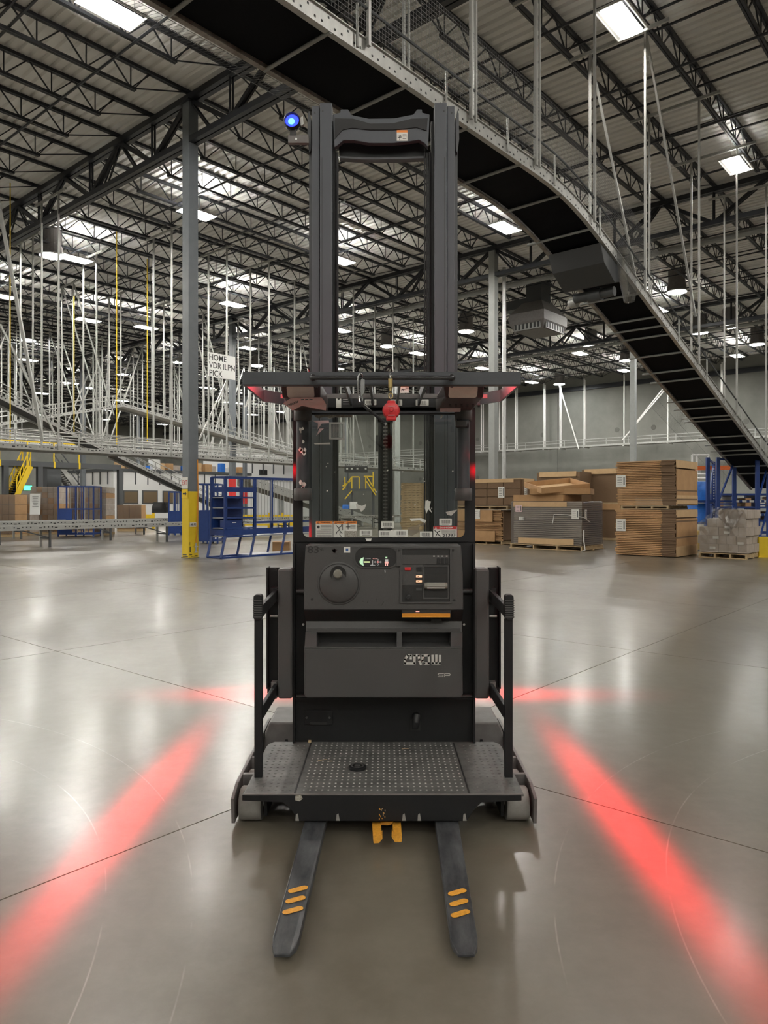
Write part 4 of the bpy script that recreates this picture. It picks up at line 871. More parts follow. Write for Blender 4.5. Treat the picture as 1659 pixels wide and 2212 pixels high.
# ------------------------------------------------------------------ overhead black belt conveyor
BR, BL = 6.6, 7.86                                # its right and left rails
def zc(a):
    if a < 12: return 7.62
    if a < 14.5: return 7.62-.30*(a-12)**2/5.0
    return 7.245-.30*(a-14.5)
AS = [2.0+.5*i for i in range(60)]                # a from 2 to 31.5
BC = thing('belt_conveyor', AB(10, 7.2, zc(10)), 'overhead black belt conveyor running under the roof and descending to the right', 'conveyor')
def ribbon(b0, b1, dz0, dz1, name, mt, par, a0=2.0, a1=31.5):
    m = MB(); pts = [a for a in AS if a0 <= a <= a1]
    for a in pts:
        for (bb, dd) in ((b0, dz0), (b1, dz0), (b1, dz1), (b0, dz1)): m.v.append(AB(a, bb, zc(a)+dd))
    n = len(pts)
    for i in range(n-1):
        for k in range(4): j = (k+1) % 4; m.f.append((i*4+k, i*4+j, i*4+4+j, i*4+4+k))
    m.f += [(0,1,2,3), tuple((n-1)*4+k for k in (3,2,1,0))]
    return m.build(name, mt, par, fix=True)
ribbon(BR+.07, BL-.07, .02, .05, 'belt', 'belt', BC)
ribbon(BR+.07, BL-.07, .22, .235, 'belt_top_run', 'belt', BC)
ribbon(BR, BR+.02, -.02, .21, 'side_rail', 'zinc', BC); ribbon(BL-.02, BL, -.02, .27, 'side_rail', 'zinc_stain', BC)
ribbon(BR-.03, BR+.06, -.03, -.015, 'rail_lip', 'zinc', BC); ribbon(BL-.06, BL+.03, -.03, -.015, 'rail_lip', 'zinc_stain', BC)
ribbon(BR-.03, BR+.03, .21, .225, 'rail_lip', 'zinc', BC); ribbon(BL-.03, BL+.03, .27, .285, 'rail_lip', 'zinc', BC)
m = MB()
for i in range(240):
    a = 3+i*.12; z = zc(a)
    m.ob(AB(a, BR-.002, z+(.06 if i % 3 else .16)), A*.014, B*.002, Z*.014)
    m.ob(AB(a, BL-.022, z+(.08 if i % 2 else .18)), A*.012, B*.002, Z*.012)
tag(m.build('rail_holes', 'ink', BC), None, None, None, 'stuff')
for a in (5.1, 6.62, 8.2, 9.75, 11.4, 12.95, 14.3, 16.9, 18.0, 18.45, 18.9, 19.9, 20.9, 21.5, 22.9, 23.5, 24.2, 24.5, 25.9, 26.6, 27.2, 27.6, 28.8, 29.6):
    ex = .22 if int(a*10) % 3 else .0
    MB().tube(AB(a, BR-.02, zc(a)-.02), AB(a, BL+.02+ex, zc(a)-.02), .028, 10).build('cross_tube', 'steel_light', BC, smooth=True)
for a in (4.6, 7.1, 9.1, 10.9, 12.6, 14.6, 17.5, 19.4, 21.7, 23.4, 25.2, 27.5, 29.3): # net posts
    MB().tube(AB(a, BR-.04, zc(a)), AB(a, BR-.04, zc(a)+.62), .02, 6).build('net_post', 'zinc', BC)
m = MB().path([AB(a, BR-.05, zc(a)+.6) for a in AS], .022, 6); m.build('guard_rail', 'mezz_grey', BC)
m = MB().path([AB(a, BL+.05, zc(a)+.95) for a in AS], .03, 6); m.build('guard_rail', 'mezz_grey', BC)
def net(bfun, zlo, zhi, a0, a1, name):             # knotted safety net: thin crossing cords
    m = MB(); st = .062; n = int((a1-a0)/st); r = .0035
    nz = max(2, int((zhi(0)-zlo(0))/st))
    for i in range(n):
        a = a0+i*st; z = zc(a)
        p, q = AB(a, bfun(0), z+zlo(a)), AB(a, bfun(1), z+zhi(a)); m.quad(p-A*r, p+A*r, q+A*r, q-A*r)
    for k in range(nz+1):
        f_ = k/nz; pts = [a0+(a1-a0)*i/50 for i in range(51)]
        for u, v in zip(pts, pts[1:]):
            z0 = zc(u)+zlo(u)*(1-f_)+zhi(u)*f_; z1 = zc(v)+zlo(v)*(1-f_)+zhi(v)*f_
            p, q = AB(u, bfun(f_), z0), AB(v, bfun(f_), z1); m.quad(p-Z*r, q-Z*r, q+Z*r, p+Z*r)
    return tag(m.build(name, 'net', BC), None, None, None, 'stuff')
net(lambda f_: BR-.06, lambda a: .28, lambda a: 1.5, 3.0, 18.0, 'safety_net')
net(lambda f_: BL+.06+.5*f_, lambda a: -.03, lambda a: .12, 3.0, 12.5, 'safety_net')
net(lambda f_: BL+.06+.3*f_, lambda a: -.05, lambda a: -.55, 22.0, 29.5, 'safety_net')
# drive unit under the bend
m = MB().prism([(14.75, zc(14.75)-.05), (15.85, zc(15.85)-.03), (15.85, zc(15.85)-.30), (15.5, zc(15.5)-.50), (14.95, zc(14.95)-.36)], lambda u, v, w: AB(u, w, v), BR+.02, BL-.02)
du = m.build('drive_box', 'belt_grey', BC, bev=.01, fix=True)
MB().tube(AB(15.9, BR+.2, zc(15.9)-.45), AB(15.9, BL-.1, zc(15.9)-.45), .11, 14).tube(AB(15.9, BR+.5, zc(15.9)-.45), AB(15.9, BR+.8, zc(15.9)-.45), .15, 14).build('motor', 'mezz_grey', BC, smooth=True)
MB().lathe(AB(16.1, BL-.1, zc(16.1)-.42), B, [(.06, 0), (.12, .04), (.12, .2), (.07, .26)], 14).build('gearbox', 'zinc', BC, smooth=True)
m = MB(); prof = [(15.5, zc(15.5)+.25), (15.75, zc(15.7)+.32), (16.05, zc(16)+.05), (16.2, zc(16.2)-.35), (16.05, zc(16)-.72), (15.85, zc(15.9)-.78), (15.6, zc(15.6)-.45), (15.45, zc(15.4)-.05)]
MB().prism(prof, lambda u, v, w: AB(u, w, v), BR-.22, BR-.02).build('clear_chain_guard', 'clear_plastic', BC, bev=.05, fix=True)
# hangers that carry it: paired struts under a trapeze bar, some with a raking brace
def hanger(a, b0, b1, z0, label, group, zt=12.78, brace=0, dbl=True, wd=.05, mt='zinc', ext=.55, gap=.13):
    t = thing('conveyor_hanger', AB(a, (b0+b1)/2, z0), label, 'hanger', group)
    MB().ab(a-.03, a+.03, b0-ext, b1+ext, zt-.08, zt).build('trapeze_bar', mt, t)
    for b in (b0, b1):
        MB().ab(a-wd/2, a+wd/2, b-wd/2, b+wd/2, z0, zt-.08).build('strut', mt, t)
        if dbl: MB().ab(a+gap-wd*.35, a+gap+wd*.35, b-wd*.35, b+wd*.35, z0, zt-.08).build('strut', mt, t)
    if brace:
        for b in (b0, b1): MB().bar(AB(a+.04, b, zt-.12), AB(a+brace, b, z0+.1), wd, wd).build('brace', mt, t)
    return t
for k_, (a, br) in enumerate(((7.3, 0), (9.75, 0), (11.85, 0), (14.3, 0), (17.05, 3.6), (20.95, 0), (24.6, 0), (28.2, 0))):
    hanger(a, BR-.06, BL+.06, zc(a)+.1, ORD[k_]+' strut hanger carrying the overhead black belt conveyor', 'hangers of the black belt conveyor', brace=br, dbl=a in (9.75, 11.85))
# ------------------------------------------------------------------ steel conveyors on the left
def conveyor(label, a0, a1, b0, b1, zf, rails=True, legs=(), zlow=0, bed='galv', rh=.16, name='roller_conveyor', group=None, holes=True, step=1.0):
    n = max(1, int(abs(a1-a0)/step)); pts = [a0+(a1-a0)*i/n for i in range(n+1)]
    t = thing(name, AB((a0+a1)/2, (b0+b1)/2, zf((a0+a1)/2) if not legs else 0), label, 'conveyor', group)
    def rb(bb0, bb1, d0, d1, nm, mt):
        m = MB()
        for a in pts:
            for (bb, dd) in ((bb0, d0), (bb1, d0), (bb1, d1), (bb0, d1)): m.v.append(AB(a, bb, zf(a)+dd))
        k_ = len(pts)
        for i in range(k_-1):
            for k in range(4): j = (k+1) % 4; m.f.append((i*4+k, i*4+j, i*4+4+j, i*4+4+k))
        m.f += [(0,1,2,3), tuple((k_-1)*4+k for k in (3,2,1,0))]; return m.build(nm, mt, t, fix=True)
    rb(b0, b0+.05, -rh, 0, 'side_rail', 'zinc'); rb(b1-.05, b1, -rh, 0, 'side_rail', 'zinc'); rb(b0+.05, b1-.05, -.07, -.03, 'bed', bed)
    if holes:
        m = MB(); a = min(a0, a1)+.1; i = 0
        while a < max(a0, a1):
            m.ob(AB(a, b0-.002, zf(a)-rh*(.35 if i % 4 else .5)), A*(.022 if i % 4 else .05), B*.002, Z*.02); a += .14 if i % 5 else .34; i += 1
        tag(m.build('rail_holes', 'ink', t), None, None, None, 'stuff')
    if rails:
        for bb in (b0+.02, b1-.02):
            for dz in (.28, .5): MB().path([AB(a, bb, zf(a)+dz) for a in pts], .022, 6).build('guide_rail', 'zinc', t)
            for a in pts[::2]: MB().ab(a-.02, a+.02, bb-.02, bb+.02, zf(a)-.05, zf(a)+.52).build('rail_post', 'zinc', t)
    for a in legs:
        for bb in (b0+.06, b1-.06): MB().ab(a-.035, a+.035, bb-.035, bb+.035, 0, zf(a)-rh).build('leg', 'mezz_grey' if bb < b0+.1 else 'zinc', t)
        MB().ab(a-.02, a+.02, b0+.06, b1-.06, .3, .36).build('leg_tie', 'mezz_grey', t)
        MB().bar(AB(a, b0+.06, .34), AB(a-1.0, b0+.06, zf(a)-rh), .03, .04).build('leg_brace', 'mezz_grey', t)
    return t
conveyor('waist-high roller conveyor on legs nearest the yellow-based column', 5, 23.5, 26.15, 27.0, lambda a: .79, rails=False, legs=(7.6, 12.1, 16.9, 21.4))
conveyor('second waist-high roller conveyor behind the nearest one', 4, 18.5, 29.0, 29.8, lambda a: .86, rails=False, legs=(7, 11.5, 16))
conveyor('third waist-high conveyor section by the wrapped pallets', 4, 26, 33.0, 33.9, lambda a: .8, rails=False, legs=(8, 14, 20, 25))
conveyor('long suspended conveyor with guide rails crossing behind the yellow-based column', 4, 38, 25.97, 27.3, lambda a: 3.62, step=1.1)
conveyor('suspended conveyor rising left of the grey column to a peak', 9, 20.6, 36, 37.2, lambda a: 5.0+(a-12.8)*.245 if a > 12.8 else 5.0)
conveyor('suspended conveyor falling from the peak behind the grey column', 20.6, 36, 36, 37.2, lambda a: 6.9-(a-20.6)*.165)
conveyor('steep belt chute falling from the suspended conveyor to the floor', 18.0, 25, 32.0, 33.0, lambda a: 3.9-(a-18)*.40, rails=True, bed='belt_grey')
conveyor('black inclined belt at the far left edge', 7, 17, 31, 32.2, lambda a: 6.0-(a-11.5)*.42+.3, bed='belt_grey')
conveyor('silver suspended conveyor above the pallet stacks seen through the truck window', 30, 47, 44, 45.2, lambda a: 5.2)
conveyor('silver chute sloping down behind the truck window', 27, 38, 33.2, 34.6, lambda a: 3.1-(a-27)*.24, rails=False, bed='galv', rh=.5)
conveyor('low roller conveyor on legs seen through the truck window', 25, 50, 30.0, 31.0, lambda a: .82, rails=False, legs=(27, 31, 35, 39, 43), rh=.14)
conveyor('long suspended conveyor further back on the left', 12, 52, 46.5, 47.7, lambda a: 5.4, step=2)
conveyor('far suspended conveyor in front of the white offices', 18, 60, 53.5, 54.6, lambda a: 6.4, step=2)
# conveyor along the concrete wall runs the other way
t = thing('roller_conveyor', AB(62, 30, 6.7), 'silver conveyor hung high along the concrete wall', 'conveyor')
for (aa, dz, hh, mt) in ((61.4, -.12, .16, 'zinc'), (62.3, -.12, .16, 'zinc'), (61.45, .3, .05, 'zinc'), (61.45, .55, .05, 'zinc')): MB().ab(aa, aa+.06, 4, 60, 6.72+dz, 6.72+dz+hh).build('side_rail' if hh > .1 else 'guide_rail', mt, t)
MB().ab(61.46, 62.3, 4, 60, 6.66, 6.69).build('bed', 'galv', t)
for k in range(28): MB().ab(61.44, 61.5, 5+2*k, 5.06+2*k, 6.6, 7.3).build('rail_post', 'zinc', t)
gw = 'hangers of the wall conveyor'
for k_, px_ in enumerate((1040, 1075, 1114, 1175, 1210, 1262, 1348, 1443, 1560)):
    p_ = PA(px_, 900, 61.5); b_ = p_.dot(B)
    t = thing('conveyor_hanger', AB(61.9, b_, 6.7), ORD[k_]+' pale strut pair holding the conveyor along the concrete wall', 'hanger', gw)
    for d_ in (0, 1.0): MB().ab(61.45+d_*.8, 61.53+d_*.8, b_-.04+d_*.3, b_+.04+d_*.3, 6.6, 12.75).build('strut', 'white_plastic', t)
    MB().ab(61.3, 62.5, b_-.04, b_+.04, 6.52, 6.6).build('cross_strut', 'white_plastic', t)
for k_, (x0, y0, x1, y1) in enumerate(((1205, 822, 1250, 970), (1440, 830, 1375, 912), (1440, 838, 1345, 950))):
    p_, q_ = PA(x0, y0, 61.2), PA(x1, y1, 61.2)
    tag(MB().bar(p_, q_, .09, .09).build('diagonal_brace', 'white_plastic'), ('pale brace leaning right on the concrete wall above the ragged stacks', 'upper of two pale braces leaning left beside the pale column', 'lower of two pale braces leaning left beside the pale column')[k_], 'brace', 'diagonal braces on the concrete wall')
# hangers of the left conveyors
gh = 'hanging struts of the left conveyors'; lb = 'slim zinc strut hanger among the forest of hangers on the left'
for k_, a in enumerate((9.5, 12.3, 16.96, 19.72, 22.1, 24.9, 27.8, 31, 34.5)):
    hanger(a, 25.97, 27.3, 3.5, ORD[k_]+' tall zinc trapeze hanger of the long suspended conveyor', 'hangers of the long suspended conveyor', dbl=False, wd=.06)
for i in range(11): a = 10+2.6*i; hanger(a, 36, 37.2, 4.9 if a < 13 else (5.0+(a-12.8)*.245 if a < 20.6 else 6.9-(a-20.6)*.165)-.1, 'slim zinc strut hanger of the peaked conveyor behind the grey column', 'hangers of the peaked conveyor', brace=2.2 if i % 3 == 0 else 0, dbl=False, wd=.06)
for i in range(4): a = 8+2.8*i; hanger(a, 31, 32.2, 6.2-(a-11.5)*.42, ORD[i]+' strut hanger of the black inclined belt at far left', 'hangers of the inclined belt', dbl=False, wd=.06)
for i in range(13): a = 13+3*i; hanger(a, 46.5, 47.7, 5.3, lb, 'hangers of the further left conveyor', brace=(2.6, 0, -2.6)[i % 3], dbl=i % 2 == 0, wd=.07, gap=.4)
for i in range(13): a = 19+3.2*i; hanger(a, 53.5, 54.6, 6.3, 'thin far strut hanger in front of the white offices', 'hangers in front of the offices', brace=(0, 2.6, 0, -2.6)[i % 4], dbl=i % 2 == 1, wd=.08, gap=.5)
for i in range(7): a = 30.5+2.5*i; hanger(a, 44, 45.2, 5.1, ORD[i]+' strut hanger of the conveyor seen through the truck window', 'hangers through the truck window', brace=(0, 2.2)[i % 2], dbl=False, wd=.07)
for (x0, y0, x1, y1, b_) in ((-10, 400, 92, 952, 26.0), (0, 700, 130, 960, 29.5), (668, 640, 628, 560, 30), (500, 800, 430, 950, 34), (560, 800, 530, 880, 36)):
    p_, q_ = PB(x0, y0, b_), PB(x1, y1, b_)
    tag(MB().bar(p_, q_, .1 if x0 < 0 else .07, .1 if x0 < 0 else .07).build('raking_strut', 'zinc'), 'thick raking strut at the far left edge of the hall' if x0 < 0 else 'slanting zinc strut among the hangers left of the mast', 'strut', None if x0 < 0 else 'slanting struts left of the mast')
for k_, (x, y0, y1, Y) in enumerate(((22, 395, 960, 27), (160, 640, 955, 33), (252, 500, 960, 30), (318, 560, 955, 33))):
    tag(MB().tube(T(x, y0, Y), T(x, y1, Y), .02, 6).build('air_line', 'safety_yellow'), ORD[k_]+' thin yellow air line hanging from the roof', 'hose', 'yellow air lines on the left')
# white hanging sign
p_ = PB(449, 760, 25.9); q_ = PB(508, 770, 25.9); z1 = p_.z; z0 = PB(449, 812, 25.9).z; d_ = (q_-p_); d_.z = 0; L = d_.length; d_.normalize()
SG = thing('hanging_sign', p_+d_*(L/2)-Z*(z1-p_.z), 'white hanging sign reading HOME VDR ILPN PICK', 'sign')
MB().ob(p_+d_*(L/2)+Z*((z0-z1)/2), d_*(L/2), d_.cross(Z)*.01, Z*((z1-z0)/2)).build('sign_board', 'white_plastic', SG)
for k, (s_, wd) in enumerate((('HOME', .62), ('VDR ILPN', .95), ('PICK', .48))):
    text(s_, .36, p_+d_*(.04*L+wd*L/2)+Z*(-.2-.33*k)*(z1-z0)+d_.cross(Z)*.013, d_, Z, 'ink', SG, fit=wd*L, off=.004)
for k in (.1, .93): MB().tube(p_+d_*(L*k)+Z*0, p_+d_*(L*k)+Z*.5, .006, 5).build('sign_wire', 'zinc', SG)
# ------------------------------------------------------------------ HVAC unit
p_ = PZ(1163, 698, 11.2); c = p_
HV = thing('air_handler', p_, 'grey air handling unit with grilles hanging under the roof right of the mast', 'air unit')
w_, h_ = 1.28, .5
m = MB(); m.v = [c+A*u*w_*k+B*v*w_*.8*k+Z*z_ for z_, k in ((-.55, .82), (-.15, 1), (.35, 1), (1.0, .55)) for u, v in ((-1,-1),(1,-1),(1,1),(-1,1))]
for i in range(3):
    for k in range(4): j = (k+1) % 4; m.f.append((i*4+k, i*4+j, i*4+4+j, i*4+4+k))
m.f += [(3,2,1,0), (12,13,14,15)]; hb = m.build('casing', 'unit_grey', HV, fix=True)
for nrm, tan in ((-A, B), (-B, A)):
    ww = w_ if nrm == -A else w_*.8; tw = w_*.8 if nrm == -A else w_
    gr = MB().ob(c+nrm*ww*.93+Z*-.36, tan*(tw*.75), nrm*.03, Z*.2).build('grille', 'steel_light', HV)
    for k in range(7): MB().ob(c+nrm*(ww*.93+.035)+tan*(tw*.66*(k/3-1))+Z*-.36, tan*.055, nrm*.01, Z*.15).build('grille_slot', 'ink', gr)
MB().ob(c+Z*1.6, A*.5, B*.45, Z*.7).build('supply_duct', 'mezz_grey', HV); MB().ob(c+A*.2+B*1.4+Z*1.2, A*.3, B*.9, Z*.25).build('side_duct', 'mezz_grey', HV)
# ------------------------------------------------------------------ cardboard on the right
def label_on(p, u, v, w_, h_, par, mt='sticker', nrm=None, lines_=True):
    nrm = nrm or u.cross(v); nrm = nrm.normalized(); o = MB().ob(p+nrm*.006, u*(w_/2), v*(h_/2), nrm*.003).build('shipping_label', mt, par)
    if lines_:
        MB().ob(p+nrm*.010+u*w_*.34, u*w_*.06, v*h_*.34, nrm*.001).build('label_print', 'mezz_grey', o)
        for k in range(4): MB().ob(p+nrm*.010-u*w_*.12+v*h_*(.3-.2*k), u*w_*.24, v*h_*.02, nrm*.001).build('label_print', 'mezz_grey', o)
    return o
def pallet(o, la, lb_, label, group=None, z=0, par=None, mt='wood', hh=.16):
    # o: near corner, boards run along B; la, lb_ its size along A and B
    t = par or thing('wooden_pallet', o+Z*z, label, 'pallet', group)
    nb = 6
    for i in range(nb):
        s0 = la*i/nb; MB().ob(o+A*(s0+la/nb*.42)+B*(lb_/2)+Z*(z+hh-.012), A*(la/nb*.40), B*(lb_/2), Z*.012).build('deck_board', mt, t)
    for i in range(3): MB().ob(o+A*(la/2*i*.96+la*.02)+B*(lb_/2)+Z*(z+.013), A*.06, B*(lb_/2), Z*.012).build('bottom_board', mt, t)
    for i in range(4): MB().ob(o+B*(lb_*i/3*.96+lb_*.02)+A*(la/2)+Z*(z+hh/2), B*.025, A*(la/2), Z*(hh/2-.025)).build('stringer', mt, t)
    return t
def sheet_stack(o, la, lb_, z0, z1, n, label, group=None, left='card', corner='card_dark', name='cardboard_stack', jit=.03, lean=0):
    t = thing(name, o+Z*z0, label, 'cardboard stack', group); h = (z1-z0)/n
    ms = MB().ob(A*(la/2)+B*(lb_/2)+Z*(h*.46), A*(la/2), B*(lb_/2), Z*(h*.37)).mesh('flattened_box', left)
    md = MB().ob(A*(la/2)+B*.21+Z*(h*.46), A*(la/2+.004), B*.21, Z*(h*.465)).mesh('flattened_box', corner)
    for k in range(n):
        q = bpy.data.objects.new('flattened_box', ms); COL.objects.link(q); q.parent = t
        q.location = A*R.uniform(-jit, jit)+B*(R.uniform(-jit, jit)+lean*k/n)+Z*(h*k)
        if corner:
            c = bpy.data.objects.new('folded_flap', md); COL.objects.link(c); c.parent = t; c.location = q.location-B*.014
    return t
o = G(1459, 1204.6); lb_ = reach(o, B, 1330); la = 1.85
pz = 1.41
S1 = sheet_stack(o, la, lb_, .02, 1.40, 26, 'lower tall stack of flattened brown cardboard boxes beside the blue racks')
S2 = sheet_stack(o+B*-.02, la*.98, lb_*.98, 1.52, 2.86, 26, 'upper stack of flattened brown boxes resting on the lower one beside the blue racks', lean=.06)
for st, z0, z1 in ((S1, .02, 1.40), (S2, 1.52, 2.86)):
    MB().ob(o+A*(la/2)-B*.03+Z*(z1-.12), A*(la/2), B*.012, Z*.11).build('cover_sheet', 'card_light', st); MB().ob(o+A*(la/2)-B*.03+Z*((z0+z1)/2-.02), A*(la/2*.99), B*.010, Z*((z1-z0)/2-.25)).build('cover_sheet', 'card', st)
    MB().ob(o+A*(la/2)-B*.035+Z*(z0+.15), A*(la/2), B*.012, Z*.15).build('cover_sheet', 'card_light', st)
    label_on(o-A*.035+B*(lb_*.90)+Z*(z0+(z1-z0)*(.55 if z0 > 1 else .65)), -B, Z, .30, .36, st)
tp = pallet(o+B*.2, la*.9, lb_*.8, 'wooden spacer pallet between the two stacks beside the blue racks', z=1.41, hh=.10)
# film-wrapped stack on a pallet
o = G(1259, 1191.0); lb_ = reach(o, B, 1101); la = reach(o, A, 1305)
W1 = pallet(o, la, lb_, 'wide wooden pallet under the film-wrapped grey cardboard')
WS = sheet_stack(o+A*.05+B*.06, la*.94, lb_*.93, .17, 1.64, 22, 'film-wrapped grey block of flat cardboard on a wooden pallet', left='card_grey', corner=None, name='wrapped_cardboard', jit=.008)
MB().ob(o+A*(la*.5)+B*(lb_*.5)+Z*.90, A*(la*.49), B*(lb_*.49), Z*.75).build('stretch_film', 'stretch_film', WS, bev=.04)
q = o+A*.012
label_on(q+B*(lb_*.87)+Z*1.40, -B, Z, .26, .24, WS, 'pink_paper'); label_on(q+B*(lb_*.83)+Z*1.05, -B, Z, .2, .13, WS); label_on(q+B*(lb_*.10)+Z*1.22, -B, Z, .26, .32, WS); label_on(o-B*.005+A*.2+Z*1.22, A, Z, .16, .3, WS)
MB().ob(q+B*(lb_*.58)+Z*1.545, B*(lb_*.37), A*.006, Z*.08).build('cover_sheet', 'card_light', WS); MB().ob(q+B*(lb_*.5)+Z*.28, B*(lb_*.38), A*.006, Z*.10).build('cover_sheet', 'card_light', WS)
MB().path([q+B*(lb_*.40)+Z*.9, q+B*(lb_*.39)-A*.01+Z*1.0, q+B*(lb_*.38)+Z*1.2, q+B*(lb_*.2)+Z*1.19, q-B*.02+Z*1.12, o-B*.03+A*.5+Z*.95], .012, 5).build('loose_film', 'white_plastic', WS)
MB().path([q-B*.03+Z*.7, q-B*.04-A*.03+Z*.35, q-B*.1-A*.05+Z*.05, q+B*.02-A*.08+Z*.012], .02, 5).build('loose_film', 'white_plastic', WS)
# open trays lying on the wrapped block
def tray(c, u, v, wu, wv, h, label, tilt=0, mt='card'):
    t = thing('open_box', c, label, 'box'); n = Z
    MB().ob(c+Z*.01, u*wu, v*wv, Z*.01).build('tray_floor', 'card_light', t)
    for e, f_, we, wf in ((u, v, wu, wv), (v, u, wv, wu)):
        for s in (-1, 1): MB().ob(c+e*we*s+Z*(h/2), e*.012, f_*wf, Z*(h/2)).build('tray_side', mt, t)
    return t
c0 = o+A*(la*.5)+B*(lb_*.5)+Z*1.655
r1 = (A*.94+B*.34).normalized(); r2 = Z.cross(r1)
tray(c0+B*.35, A, B, la*.42, .95, .22, 'flat open cardboard tray lowest on the wrapped block', mt='card')
tray(c0+B*-.2+A*.05+Z*.23, r1, r2, .75, 1.0, .2, 'open cardboard tray in the middle of the pile on the wrapped block')
r1 = (A*.75+B*-.66).normalized(); r2 = Z.cross(r1); tl = Vector((0, 0, 1))
TT = tray(c0+Z*.45, r1, r2, .85, .85, .2, 'tilted open cardboard tray on top of the wrapped block')
TT.rotation_euler = (math.radians(9), math.radians(-4), 0)
t2 = TT; MB().ob(c0+Z*.485, r1*.5, r2*.55, Z*.006).build('loose_sheet', 'card_light', t2)
# stacks left of it
o = G(1085, 1177.5); lb_ = reach(o, B, 985); la = 1.0
pallet(o, 1.2, lb_, 'wooden pallet under the ragged cardboard stack next to the truck')
L1 = sheet_stack(o, 1.05, lb_, .17, 1.32, 24, 'lower ragged stack of flat brown boxes next to the truck', corner=None, jit=.05)
MB().ob(o+A*1.09+B*(lb_/2)+Z*.74, A*.02, B*(lb_/2), Z*.56).build('cover_sheet', 'card_dark', L1); MB().ob(o-B*.055+A*.52+Z*.74, A*.55, B*.008, Z*.56).build('cover_sheet', 'card_dark', L1)
MB().ob(o-A*.07+B*(lb_*.6)+Z*1.10, B*(lb_*.42), A*.01, Z*.22).build('cover_sheet', 'card', L1); MB().ob(o-A*.07+B*(lb_*.55)+Z*.32, B*(lb_*.42), A*.01, Z*.2).build('cover_sheet', 'card', L1)
label_on(o-A*.085+B*(lb_*.5)+Z*1.16, -B, Z, .25, .36, L1)
pallet(o+B*-.25, 1.3, lb_+.25, 'wooden spacer pallet between the ragged stacks next to the truck', z=1.34, hh=.13)
o2 = o-B*.75+A*.1; lb2 = reach(o2, B, 985); la2 = 1.0
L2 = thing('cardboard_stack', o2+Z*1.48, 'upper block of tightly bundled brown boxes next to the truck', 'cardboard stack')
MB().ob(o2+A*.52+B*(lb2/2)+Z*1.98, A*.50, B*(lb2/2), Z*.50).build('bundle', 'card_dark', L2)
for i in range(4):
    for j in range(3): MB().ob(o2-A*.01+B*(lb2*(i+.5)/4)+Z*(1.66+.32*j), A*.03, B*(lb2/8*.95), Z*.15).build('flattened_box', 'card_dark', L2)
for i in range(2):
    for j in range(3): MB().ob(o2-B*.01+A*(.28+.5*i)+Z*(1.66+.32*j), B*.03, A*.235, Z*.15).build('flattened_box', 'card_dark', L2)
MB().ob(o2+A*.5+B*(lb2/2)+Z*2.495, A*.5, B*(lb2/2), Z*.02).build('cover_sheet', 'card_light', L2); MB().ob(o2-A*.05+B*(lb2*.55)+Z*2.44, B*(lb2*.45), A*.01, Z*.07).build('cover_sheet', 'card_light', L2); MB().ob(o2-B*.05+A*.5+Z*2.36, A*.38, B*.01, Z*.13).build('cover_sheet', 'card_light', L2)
label_on(o2-A*.045+B*(lb2*.28)+Z*2.0, -B, Z, .28, .42, L2); label_on(o2-B*.045+A*.25+Z*2.05, A, Z, .22, .36, L2)
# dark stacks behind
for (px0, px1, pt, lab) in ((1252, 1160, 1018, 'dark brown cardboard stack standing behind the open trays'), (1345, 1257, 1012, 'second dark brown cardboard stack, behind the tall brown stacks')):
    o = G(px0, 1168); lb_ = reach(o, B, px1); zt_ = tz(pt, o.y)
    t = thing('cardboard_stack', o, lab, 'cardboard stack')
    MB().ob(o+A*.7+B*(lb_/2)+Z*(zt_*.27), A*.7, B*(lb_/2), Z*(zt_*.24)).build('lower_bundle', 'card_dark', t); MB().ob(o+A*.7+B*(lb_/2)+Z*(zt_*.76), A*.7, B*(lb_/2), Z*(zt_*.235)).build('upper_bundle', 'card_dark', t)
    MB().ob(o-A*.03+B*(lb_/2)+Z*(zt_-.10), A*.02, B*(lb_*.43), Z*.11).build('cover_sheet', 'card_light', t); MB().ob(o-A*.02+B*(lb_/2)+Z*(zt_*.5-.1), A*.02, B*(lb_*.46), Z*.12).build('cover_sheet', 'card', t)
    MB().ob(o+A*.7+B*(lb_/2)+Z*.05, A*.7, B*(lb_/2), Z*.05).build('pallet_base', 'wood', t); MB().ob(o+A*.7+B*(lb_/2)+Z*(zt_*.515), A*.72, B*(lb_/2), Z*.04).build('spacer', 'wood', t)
# pallet of small film-wrapped cartons
o = G(1614, 1209); lb_ = reach(o, B, 1509); la = reach(o, A, 1641)
PW = pallet(o, la, lb_, 'small wooden pallet under the wrapped pale cartons', hh=.15)
WC = thing('wrapped_cartons', o+Z*.16, 'pallet load of pale cartons half wrapped in loose film beside the blue racks', 'carton load')
nb, na = 5, 2; cb, ca = lb_/nb, la/na
for i in range(nb):
    for j in range(na):
        hmax = 5 if i < 3 else 4 if i == 3 else 3
        for k in range(hmax):
            ch = .245; MB().ob(o+A*(ca*(j+.5))+B*(cb*(i+.5)+(cb*.1*((k % 2)*2-1)))+Z*(.17+ch*(k+.5)), A*(ca*.49), B*(cb*.49), Z*(ch*.49)).build('carton', 'card_pale', WC)
for i in range(6): label_on(o-A*.02+B*(lb_*R.uniform(.1, .9))+Z*(.3+.15*i), -B, Z, .16, .07, WC, lines_=False)
fp = []
m = MB(); nx, nz_ = 14, 6
for i in range(nx+1):
    u = i/nx; top = 1.42 if u < .62 else 1.42-(u-.62)*1.1
    for j in range(nz_+1): m.v.append(o-A*(.03+.03*R.random())+B*(lb_*u)+Z*(.2+(top-.2)*j/nz_+.02*R.random()))
for i in range(nx):
    for j in range(nz_): k = i*(nz_+1)+j; m.f.append((k, k+nz_+1, k+nz_+2, k+1))
m.build('film_wrap', 'stretch_film', WC)
m = MB(); nx = 10
